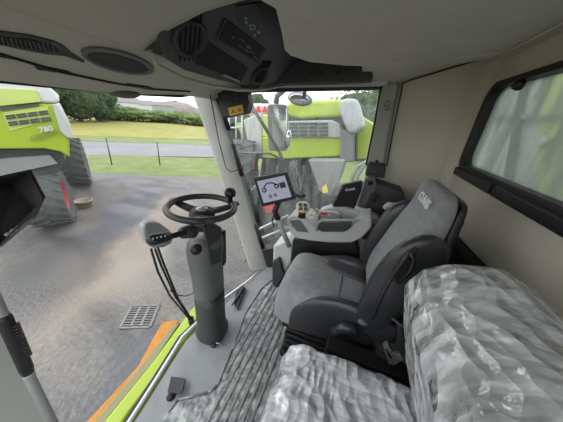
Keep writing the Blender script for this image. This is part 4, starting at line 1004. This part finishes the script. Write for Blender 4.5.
# ------------------------------------------------------------ driver seat
ds = thing('driver_seat', (1.05, .03, 0), 'grey fabric driver seat with black leather bolsters and white lettering', 'seat')
X0, X1 = .83, 1.275; XM = (X0+X1)/2
def loft_y(name, m, stations, parent, n=28, sub=0, bev=0):
    # stations: (y, zbot, ztop, x0, x1, crown)
    rows = []
    for (y, zb, zt, xa, xb, cr) in stations:
        row = []
        cx_, rx, cz, rz = (xa+xb)/2, (xb-xa)/2, (zb+zt)/2, (zt-zb)/2
        for k in range(n):
            t = 2*PI*k/n; c_, s_ = math.cos(t), math.sin(t)
            px_ = cx_+rx*math.copysign(abs(c_)**.45, c_); pz_ = cz+rz*math.copysign(abs(s_)**.45, s_)
            if s_ > 0: pz_ += cr*(abs(px_-cx_)/rx)**2.2
            row.append(V((px_, y, pz_)))
        rows.append(row)
    o = MB().grid(rows, True, True).build(name, m, parent, sub=sub)
    return o
loft_y('seat_cushion', fabric, [(.300, .30, .40, .88, 1.22, 0), (.292, .25, .46, .85, 1.255, .0), (.262, .215, .505, .835, 1.27, .0), (.20, .205, .525, .832, 1.275, .004), (.10, .205, .515, .835, 1.272, .018), (-.02, .21, .495, .84, 1.265, .035), (-.14, .22, .49, .845, 1.26, .045), (-.24, .22, .48, .86, 1.245, .045)], ds, sub=1)
# leather bolsters (near and far)
for sx in (-1, 1):
    xe = XM+sx*(X1-X0)/2; prof = []
    rows = []
    for (y, zb, zt, w) in ((.192, .25, .37, .012), (.17, .235, .43, .02), (.10, .23, .505, .05), (0, .235, .553, .075), (-.10, .24, .562, .085), (-.20, .25, .55, .085), (-.25, .26, .53, .08)):
        o_x = xe+sx*.010; i_x = xe-sx*w
        rows.append([V((o_x, y, zb)), V((o_x+sx*.006, y, (zb+zt)/2)), V((o_x-sx*.004, y, zt-.025)), V((o_x-sx*.03 if w > .035 else o_x-sx*w*.5, y, zt)), V((i_x, y, zt-.03 if w > .035 else zt-.01)), V((i_x, y, zb))])
    MB().grid(rows, True, True).build('cushion_bolster', leather, ds, sub=2)
MB().tube([(X0+.04, -.04, .505), (XM, -.045, .497), (X1-.04, -.04, .505)], .0035, 6).build('cushion_seam', fabricd, ds)
loft_y('cushion_insert', fabricd, [(.10, .49, .508, 1.16, 1.25, 0), (.02, .48, .513, 1.12, 1.25, .01), (-.12, .47, .508, 1.10, 1.24, .01), (-.2, .47, .500, 1.10, 1.24, .01)], ds)
# backrest: spine (y, z), half-width, thickness, side wing
def backloft(name, m, st, parent, n=32, sub=1, pw=.5):
    rows = []
    for (y, z, hw, th, wing, ny, nz) in st:
        row = []
        for k in range(n):
            t = 2*PI*k/n; c_, s_ = math.cos(t), math.sin(t)
            a_ = math.copysign(abs(c_)**pw, c_)*hw; d_ = math.copysign(abs(s_)**pw, s_)*th/2
            f_ = wing*(abs(a_)/hw)**2.5
            off = d_+(f_ if s_ > 0 else f_*.6)
            row.append(V((XM+a_, y+ny*off, z+nz*off)))
        rows.append(row)
    return MB().grid(rows, True, True).build(name, m, parent, sub=sub)
nb = V((0, .95, .30)).normalized()
backloft('backrest', fabric, [
    (-.215, .47, .18, .06, .0, .97, .2), (-.22, .50, .195, .10, .02, .97, .2), (-.245, .62, .205, .11, .035, .96, .25), (-.285, .74, .205, .11, .035, .95, .28),
    (-.312, .86, .195, .11, .03, .95, .3), (-.325, .93, .187, .11, .015, .95, .3), (-.332, .985, .172, .11, .0, .95, .3), (-.338, 1.04, .158, .11, .0, .95, .3), (-.343, 1.09, .147, .105, .0, .95, .3), (-.346, 1.12, .132, .08, 0, .95, .3), (-.348, 1.135, .10, .045, 0, .95, .3)], ds)
# side bolster wings
for sx in (-1, 1):
    xe = XM+sx*.215
    rows = []
    for (y, z, ty, w) in ((-.185, .44, .05, .02), (-.195, .48, .09, .035), (-.215, .60, .115, .045), (-.245, .72, .135, .05), (-.278, .84, .135, .048), (-.305, .92, .115, .04), (-.325, .968, .07, .03), (-.335, .985, .03, .015)):
        rows.append([V((xe+sx*w*math.copysign(abs(math.cos(t))**.7, math.cos(t))*.85, y+ty*math.copysign(abs(math.sin(t))**.8, math.sin(t))*.75, z+ty*math.sin(t)*.25)) for t in [2*PI*k/14 for k in range(14)]])
    MB().grid(rows, True, True).build('backrest_bolster', leather, ds, sub=1)
# back shell
backloft('back_shell', black, [(-.29, .42, .20, .05, .0, 1, 0), (-.33, .6, .215, .06, 0, 1, 0), (-.365, .78, .215, .06, 0, 1, 0), (-.385, .92, .18, .06, 0, 1, 0), (-.40, 1.03, .135, .05, 0, 1, 0), (-.403, 1.085, .125, .04, 0, 1, 0), (-.405, 1.10, .10, .03, 0, 1, 0)], ds)
# seam curve of the lighter back centre
text('maker_mark', 'CLAAS', mat('mark_white', (225, 225, 225), .5), ds, PL(424, 200, (XM, -.273, 1.05), (0, .97, .2)), (-1, 0, 0), (0, -.2, 1), .05, .002, 0, .0016)
# belt guide slot on near wing
sl2 = [PX(u, v, .785) for u, v in ((402, 262), (407, 256), (413, 262), (410, 270), (398, 281), (393, 278))]
MB().slab(sl2, (.02, 0, 0)).build('belt_guide', deep, ds, bevel=.004)
MB().tube([PX(u, v, .782) for u, v in ((410, 252), (414, 260), (411, 270), (398, 283), (392, 277), (402, 262), (410, 252))], .006, 8).build('guide_rim', leather, ds)
MB().tube([PX(u, v, .80) for u, v in ((416, 248), (398, 268), (384, 290), (372, 318))], .009, 8).build('piping', leather, ds)
MB().tube([PX(u, v, .79) for u, v in ((440, 285), (436, 310), (420, 322), (402, 326), (392, 318))], .006, 8).build('shell_edge', fabricd, ds)
# headrest plastic bag remains
fb = MB()
rows = []
for i in range(10):
    t = i/9
    rows.append([V((XM+.135-.27*t+.006*noise.noise(V((i*1.7, k, 0))), -.335-.03*k-.008*noise.noise(V((i*1.3, k*2, 4))), 1.128-.012*k*k+.010*noise.noise(V((i*1.9, k*1.1, 2)))-.02*abs(t-.5))) for k in range(4)])
fb.grid(rows); fb.build('protective_film', film, ds)
# hinge covers, base
MB().slab([PX(u, v, .815) for u, v in ((368, 318), (384, 322), (398, 330), (396, 345), (380, 345), (362, 332))], (.03, 0, 0)).build('hinge_cover', leather, ds, bevel=.012, seg=3)
MB().tube([PX(u, v, .80) for u, v in ((333, 331), (345, 327), (357, 330))], [.022, .030, .024], 14).build('recline_lever', leather, ds)
MB().ball(PX(363, 322, .81), (.018, .025, .014), 12, 8).build('height_knob', mid, ds)
MB().slab([(X0+.03, -.27, .20), (X1-.03, -.27, .20), (X1-.03, .24, .20), (X0+.03, .24, .20)], (0, 0, .035)).build('seat_pan', black, ds, bevel=.01)
bl = MB()
for k in range(6):
    z = .06+k*.025; e_ = .0 if k % 2 else .012
    bl.slab([(X0+.02-e_, -.25-e_, z), (X1-.02+e_, -.25-e_, z), (X1-.02+e_, .20+e_, z), (X0+.02-e_, .20+e_, z)], (0, 0, .022))
bl.build('suspension_bellows', black, ds, bevel=.006)
MB().slab([(X0-.02, -.30, .001), (X1+.0, -.30, .001), (X1+.0, .22, .001), (X0-.02, .22, .001)], (0, 0, .055)).build('seat_base', deep, ds, bevel=.008)
# belt buckle
bu = thing('belt_buckle', PX(390, 358, .72), 'grey seat belt buckle lying beside the plastic covered seat', 'seat belt')
MB().slab([PX(u, v, .72) for u, v in ((383, 346), (388, 344), (393, 353), (401, 355), (404, 360), (395, 366), (388, 364))], (.02, 0, 0)).build('buckle_body', mid, bu, bevel=.004)
MB().tube([PX(386, 350, .715), PX(391, 358, .715)], .005, 8).build('belt_slot', black, bu)
MB().slab([PX(u, v, .74) for u, v in ((376, 352), (386, 356), (400, 368), (392, 372), (376, 362))], (.015, 0, 0)).build('belt_strap', dark, bu)
tb = MB().box((.725, -.22, .20), (.08, .38, .398)).build('seat_gap_shade', deep, None, bevel=.01)  # added block, its black stands in for the shade between the seats
tag(tb, 'added black block for the shade in the gap between the two seats', 'box')

# ------------------------------------------------------------ instructor seat under plastic
ps = thing('passenger_seat', (.40, -.15, 0), 'dark grey folding passenger seat wrapped in clear crumpled plastic film', 'seat')
cush = mat('passenger_fabric', (112, 116, 120), .8, bump=.5, scale=400)
def rb3(name, m, x0, x1, stations, parent, amp=0, n=64, ns=None, pw=.4, seed=0, fr=(6, 6, 6)):
    # stations: list of closed side profiles (y,z); lofted between x0 and x1 with rounded ends
    prof = stations
    # resample the profile
    P = [V((0, y, z)) for y, z in prof]; L_ = [0]
    for i in range(len(P)): L_.append(L_[-1]+(P[(i+1) % len(P)]-P[i]).length)
    tot = L_[-1]; pts = []
    for k in range(n):
        s_ = tot*k/n; i = max(j for j in range(len(P)) if L_[j] <= s_); t = (s_-L_[i])/(L_[i+1]-L_[i]); pts.append(P[i].lerp(P[(i+1) % len(P)], t))
    for _ in range(2): pts = [(pts[k-1]+pts[k]*2+pts[(k+1) % n])/4 for k in range(n)]
    c_ = sum(pts, V((0, 0, 0)))/n
    ns = ns or 28; rows = []
    for i in range(ns+1):
        a = -1+2*i/ns
        e_ = min(1, (1-abs(a))/.16); sc2 = .80+.20*math.sqrt(max(0, 1-(1-e_)**2)) if e_ < 1 else 1
        x = (x0+x1)/2+(x1-x0)/2*a
        row = []
        for p in pts:
            q = c_+(p-c_)*sc2; q = V((x, q.y, q.z))
            if amp:
                w = q+noise.noise_vector(q*5+V((seed, 0, 0)))*.05
                nv = V((w.x*fr[0], w.y*fr[1], w.z*fr[2]))
                f_ = 1-abs(noise.noise(nv+V((seed, 5, 1))))*2.2; g_ = noise.noise(nv*.45)
                dn = V((0, p.y-c_.y, p.z-c_.z)).normalized()+V((a*.5 if abs(a) > .85 else 0, 0, 0))
                q = q+dn*(amp*(f_*.6+g_*.9)+amp*.6)
            row.append(q)
        rows.append(row)
    return MB().grid(rows, True, True).build(name, m, parent)
cp = [(.08, .20), (.112, .33), (.092, .42), (.04, .455), (-.10, .455), (-.30, .455), (-.385, .455), (-.40, .30), (-.36, .2), (-.1, .18)]
rb3('seat_cushion', cush, .14, .615, cp, ps)
bpf = [(-.37, .46), (-.335, .58), (-.30, .68), (-.262, .80), (-.24, .875), (-.262, .94), (-.33, .985), (-.40, 1.0), (-.455, .975), (-.475, .9), (-.49, .7), (-.49, .5), (-.44, .44)]
rb3('backrest', cush, .12, .625, bpf, ps)
MB().box((.40, -.13, .10), (.36, .36, .198)).build('seat_base', black, ps, bevel=.01)
MB().box((.40, -.45, .36), (.30, .05, .30)).build('back_hinge', black, ps, bevel=.01)
MB().tube([(.16, -.272, .957), (.60, -.272, .957)], .006, 8).build('piping', mat('piping_pale', (190, 192, 192), .4), ps)
cp2 = [(.105, .06), (.135, .20), (.138, .34), (.112, .445), (.05, .478), (-.10, .475), (-.30, .475), (-.36, .46), (-.36, .25), (-.3, .10), (-.1, .06)]
rb3('plastic_wrap', film, .125, .625, cp2, ps, .012, 220, 130, seed=3, fr=(7, 11, 7))
bp2 = [(-.345, .50), (-.315, .58), (-.275, .69), (-.237, .81), (-.218, .885), (-.242, .96), (-.32, 1.01), (-.40, 1.025), (-.475, .99), (-.50, .9), (-.515, .7), (-.515, .5), (-.44, .45)]
rb3('plastic_wrap', film, .10, .645, bp2, ps, .012, 220, 130, seed=9, fr=(9, 7, 6))

# ------------------------------------------------------------ camera monitor, left door post, grab handle
mo = thing('camera_monitor', PY(25, 205, .62), 'black hooded camera monitor hanging at the left edge', 'monitor')
my = .62
sA, sB, sC, sD = PY(-14, 196, my), PY(15, 186.5, my-.005), PY(36, 214, my-.03), PY(0, 238, my-.035)
sn = (sB-sA).cross(sD-sA).normalized()
if sn.dot(EYE-sA) < 0: sn = -sn
MB().slab([PY(-20, 180, my), PY(15, 183, my), PY(38, 214, my-.03), PY(0, 246, my-.04), PY(-20, 250, my-.04)], -sn*.03).build('casing', black, mo, bevel=.004)
MB().slab([PY(-16, 189, my-.002), PY(14, 186, my-.002), PY(34, 213, my-.033), PY(0, 237, my-.04), PY(-16, 240, my-.04)], sn*.002).build('screen', mat('screen_off', (44, 44, 44), .18), mo)
hd_ = [PY(15, 184, my), PY(38, 214, my-.03), PY(45.5, 197, my-.12), PY(32, 171.5, my-.10)]
hdn = (hd_[1]-hd_[0]).cross(hd_[3]-hd_[0]).normalized()*.004
hood = MB().slab(hd_, hdn)
hood.slab([PY(-20, 190, my), PY(15, 184, my), PY(32, 171.5, my-.10), PY(-20, 183, my-.10)], (0, 0, .004))
hood.slab([PY(38, 214, my-.03), PY(0, 246, my-.04), PY(2, 242, my-.06), PY(45.5, 197, my-.12)], sn*.004)
hood.build('sun_hood', deep, mo)
kb = MB()
for k in range(5):
    t = k/4; kb.ball(PY(lerp(9, 30, t), lerp(234, 219.5, t), my-.055), (.006, .003, .004), 8, 5)
kb.build('keys', mat('key_grey', (150, 150, 150), .5), mo)
MB().tube([PY(-18, 188, my+.02), V((.0, .80, 1.46))], .012, 8).build('hanger', black, mo)

# left front pillar and grab handle
struct('trim_23', MB().slab([PY(u, v, .62) for u, v in ((-40, 250), (-12, 290), (4, 326), (62, 440), (66, 500), (-60, 500))], (.0, .04, 0)), mat('door_post', (178, 182, 177), .5), 'grey left door post', bevel=.004)
gh = thing('grab_handle', PY(18, 350, .58), 'grey tube handrail with black ribbed grip at the lower left corner', 'handrail')
def GH(u, v): return PY(u, v, .56)
MB().tube([GH(-14, 280), GH(4, 318), GH(27, 372), GH(62, 440)], .0085, 14).build('rail_tube', mat('rail_grey', (150, 154, 152), .45), gh)
MB().tube([GH(3, 315), GH(4.5, 319), GH(26, 368), GH(28, 373)], [.009, .0108, .0108, .009], 16).build('grip', black, gh)
MB().tube([GH(28, 373), GH(29.3, 376)], .0095, 14).build('grip_collar', lgrey, gh)
rg = MB()
d_ = (GH(26, 368)-GH(4.5, 319))
for k in range(12):
    p = GH(8, 324)+d_*(.05+.055*k); rg.tube([p+V((.006, -.006, .002)), p+V((.006, -.006, .002))+d_*.02], .0065, 8)
rg.build('grip_ribs', mat('grip_rib', (60, 56, 50), .6), gh)

# ------------------------------------------------------------ light
w = bpy.data.worlds.new('world'); SC.world = w; w.use_nodes = True; nt = w.node_tree; L = nt.links.new
bg = nt.nodes['Background']; tc = nt.nodes.new('ShaderNodeTexCoord')
sx = nt.nodes.new('ShaderNodeSeparateXYZ'); L(tc.outputs['Generated'], sx.inputs[0])
rp = nt.nodes.new('ShaderNodeValToRGB'); e = rp.color_ramp.elements
e[0].position = 0.0; e[0].color = (.95, .97, 1, 1); e[1].position = 1; e[1].color = (.82, .87, .95, 1)
L(sx.outputs['Z'], rp.inputs['Fac'])
n = nt.nodes.new('ShaderNodeTexNoise'); n.inputs['Scale'].default_value = 2.5; n.inputs['Detail'].default_value = 6; L(tc.outputs['Generated'], n.inputs['Vector'])
mr = nt.nodes.new('ShaderNodeMapRange'); mr.inputs['To Min'].default_value = .88; mr.inputs['To Max'].default_value = 1.08; L(n.outputs['Fac'], mr.inputs['Value'])
mx = nt.nodes.new('ShaderNodeMix'); mx.data_type = 'RGBA'; mx.blend_type = 'MULTIPLY'; mx.inputs['Factor'].default_value = 1
L(rp.outputs['Color'], mx.inputs['A']); L(mr.outputs['Result'], mx.inputs['B']); L(mx.outputs['Result'], bg.inputs['Color'])
bg.inputs['Strength'].default_value = 1.05
sd_ = bpy.data.lights.new('sun', 'SUN'); so = bpy.data.objects.new('sun', sd_); COL.objects.link(so)
sd_.energy = .7; sd_.angle = .6; sd_.color = (1, .97, .92)
dirv = V((.35, -.75, -.75)); so.rotation_euler = dirv.to_track_quat('-Z', 'Y').to_euler()
SC.view_settings.view_transform = 'Standard'; SC.view_settings.look = 'None'; SC.view_settings.gamma = 1
SC.view_settings.exposure = 1.5; SC.view_settings.use_curve_mapping = False
SC.cycles.use_denoising = True; SC.cycles.max_bounces = 12; SC.cycles.diffuse_bounces = 6; SC.cycles.transparent_max_bounces = 16
SC.cycles.sample_clamp_indirect = 8; SC.cycles.caustics_reflective = False; SC.cycles.caustics_refractive = False
